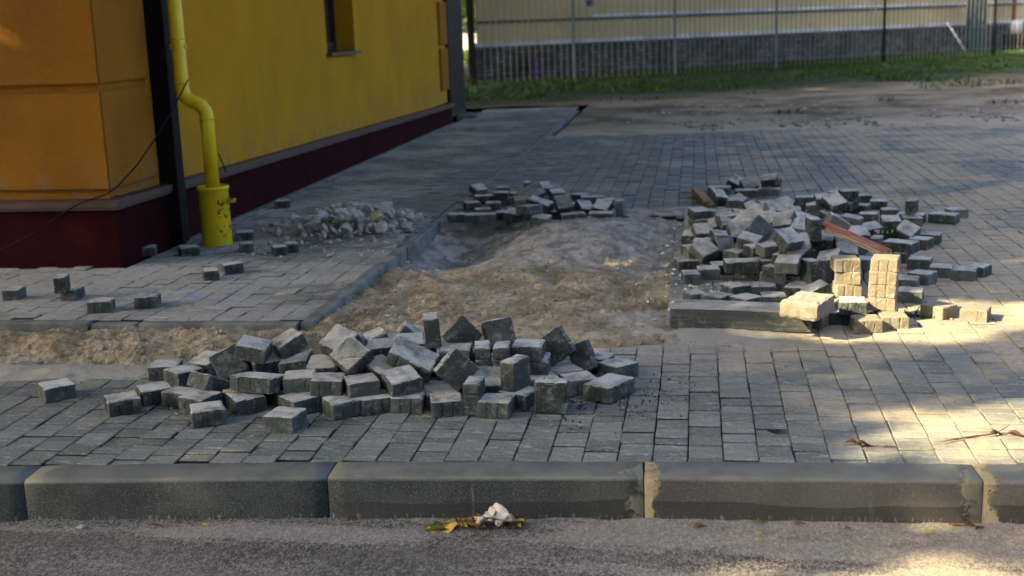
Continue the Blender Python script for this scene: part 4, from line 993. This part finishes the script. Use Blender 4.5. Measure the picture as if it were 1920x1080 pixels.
def leafobj(loc, L_, w, mat, rz, lab, curl=.4, tilt=(0, 0), grp=None, nm='fallen_leaf', crump=0.):
    bm = bmesh.new(); nx, ny = 12, 6; g = []
    rr = random.Random(int(loc[0]*1000)+int(loc[1]*777))
    for i in range(nx+1):
        t = i/nx; ww = w*(math.sin(math.pi*min(1, t*.94+.06))**.8)*.5; row = []
        for j in range(ny+1):
            s_ = j/ny*2-1; row.append(bm.verts.new(((t-.5)*L_, s_*ww, abs(s_)*ww*curl + math.sin(t*5)*L_*.05*curl*2 + rr.gauss(0, crump*.5)+crump)))
        g.append(row)
    for i in range(nx):
        for j in range(ny): bm.faces.new((g[i][j], g[i+1][j], g[i+1][j+1], g[i][j+1]))
    bmesh.ops.remove_doubles(bm, verts=bm.verts, dist=1e-5); o = bobj(nm, bm, mat, None, True)
    so_ = o.modifiers.new('thick', 'SOLIDIFY'); so_.thickness = .0006
    o.location = loc; o.rotation_euler = (R(tilt[0]), R(tilt[1]), R(rz)); tag(o, lab, 'leaf', grp); return o
GZ = -.134
def road_at(px, py, z=GZ): p = at(px, py, z); return (p[0], p[1], z)
leafobj(road_at(833, 984, GZ+.008), .10, .06, mLY, 18, 'large yellow leaf curled over dark underside, left of the litter clump', -.9, (-22, 0))
leafobj(road_at(822, 990, GZ+.002), .09, .045, mLG, 8, 'dark green leaf under the large yellow leaf by the kerb', .2)
for (px, py, z, L_, w, rz, cr_, lab) in ((915, 984, .012, .075, .05, 35, .006, 'crumpled whitish dry leaf at the left of the litter clump'), (935, 977, .028, .10, .07, -20, .008, 'largest crumpled white dry leaf on top of the litter clump'),
        (950, 985, .014, .08, .055, 60, .007, 'crumpled white leaf at the right of the litter clump'), (925, 970, .034, .05, .035, 80, .006, 'small white leaf standing up against the kerb')):
    leafobj(road_at(px, py, GZ+z), L_, w, mLW, rz, lab, .8, (random.uniform(-30, 30), random.uniform(-25, 25)), None, 'dry_leaf', cr_)
for i in range(60):
    px = random.choice([random.gauss(880, 22), random.gauss(965, 12), random.gauss(905, 25)]); py = random.uniform(972, 988)
    leafobj(road_at(px, py, GZ+random.uniform(.003, .02)), random.uniform(.018, .05), random.uniform(.007, .018), random.choice([mLB, mLB, mLR, mLB, mLY, mLG, mLR]), random.uniform(0, 360),
            'small shrivelled leaf scrap in the litter clump by the kerb', .9, (random.uniform(-40, 40), random.uniform(-40, 40)), 'leaf scraps in the litter clump')
for (px, py, L_, w, mt, rz, lab) in ((1422, 1012, .022, .018, mLY, 30, 'tiny lime yellow leaf on the road, right of centre'), (1603, 1046, .020, .014, mLY, 80, 'tiny yellow leaf lower down on the sunny road'),
        (1744, 1000, .030, .018, mLY, 20, 'small yellow leaf on the road before the right mortar smear'), (1425, 979, .05, .014, mLG, 5, 'thin green leaf lying in the gutter'),
        (1500, 981, .04, .012, mLB, 0, 'thin brown leaf in the gutter right of the green one'), (660, 973, .04, .016, mLR, 10, 'small rust leaf at the kerb joint left of centre'), (292, 985, .05, .010, mLR, 3, 'thin reddish brown leaf on the road, front left'),
        (384, 984, .02, .012, mLY, 0, 'tiny yellow scrap on the road, front left'), (1312, 986, .045, .02, mLB, 30, 'brown leaf scrap in the gutter under the brown kerb'),
        (1590, 990, .022, .014, mLB, 30, 'dark little leaf on the road below the brown kerb'), (1815, 984, .05, .02, mLR, -10, 'rusty leaf at the foot of the right mortar smear'), (1838, 990, .045, .014, mLR, 40, 'second rusty leaf at the foot of the right mortar smear'),
        (1790, 984, .04, .012, mLB, 5, 'brown leaf just left of the rusty leaves'), (135, 993, .018, .01, mLY, 20, 'yellow scrap beside the white chip')):
    leafobj(road_at(px, py, GZ+.001), L_, w, mt, rz, lab, .5)
for (px, py, L_, rz, lab) in ((1600, 831, .05, -8, 'rust red dry leaf lying on the pavers near the kerb'), (1618, 833, .045, 5, 'second rust red dry leaf touching the first on the pavers'), (1868, 813, .05, 30, 'curled rust leaf on the twig, right side'), (1905, 815, .055, -25, 'rust leaf at the right end of the twig')):
    p = at(px, py, .006); leafobj((p[0], p[1], .006), L_, .018, mLR, rz, lab, .9, (10, 0))
tw = [tuple(at(px, py, .008)) for px, py in ((1765, 828), (1790, 823), (1820, 819), (1850, 815), (1868, 812), (1895, 812), (1925, 818))]
bm = bmesh.new(); tube(bm, tw, [.0022, .003, .003, .0028, .0026, .002, .0012], 6); tube(bm, [tw[4], tuple(at(1888, 800, .03)), tuple(at(1895, 793, .05))], [.002, .0015, .001], 5)
o = bobj('twig', bm, m_plain('twig_bark', (.13, .06, .03), rough=.9), None, True); tag(o, 'thin brown twig with dry leaves lying on the sunny pavers', 'twig')
P0 = road_at(151, 988, GZ+.004); o = link('paint_chip', SM[2]); o.location = P0; o.scale = (.018, .014, .004); tag(o, 'white chip lying on the road at the front left', 'chip')
for (px, py, s, lab) in ((705, 770, .010, 'pale stone chip at the foot of the near heap'), (743, 770, .013, 'larger pale stone chip at the foot of the near heap'), (1784, 598, .008, 'pale pebble on the sunny paving between two buff blocks'), (766, 491, .012, 'yellow pebble at the edging of the pit'), (620, 478, .018, 'pale stone fallen clear of the rubble heap'), (820, 508, .02, 'pale stone in the pit near the edging')):
    p = at(px, py, s*.6 if px != 820 else -.05); o = link('pebble', sm2 if 'yellow' in lab else SM[4]); o.location = p; o.scale = (s*1.2, s, s*.8); tag(o, lab, 'stone')

P = np.array([(rng.uniform(-1.8, -.13), rng.uniform(5.25, 7.1)) if rng.random() < .6 else (rng.uniform(-4.5, -1.7), rng.uniform(4.92, 5.5)) for _ in range(5200)])
k = fbm(P[:, 0], P[:, 1], 2.4, 3) + rng.normal(0, .12, len(P)) > .02; P = P[k]
tag(pebbles('sand_clods', np.column_stack([P, sand_z(P[:, 0], P[:, 1])+.001]), .003, .022, mSand, 44, .75), 'crumbly clods of damp sand lying over the dug sand', 'sand', kind='stuff')
# unseen blocker added behind the viewer: keeps low sky off kerb and road-facing faces
ab = empty('low_sky_blocker', (-8, -17, 0)); tag(ab, 'added grey building-shaped sky blocker behind the viewer, out of view', 'building')
bm = bmesh.new(); bx(bm, (-26, -10, -.2), (30, 0, 13)); bobj('wall', bm, m_stucco('grey_render', (.16, .15, .14), (.12, .115, .105)), ab)
for fl in range(4):
    for k in range(14):
        bm = bmesh.new(); bx(bm, (-24+k*3.8, .005, 1.1+fl*3.1), (-22.4+k*3.8, .05, 2.6+fl*3.1), .01); bobj('window', bm, mGlass, ab)
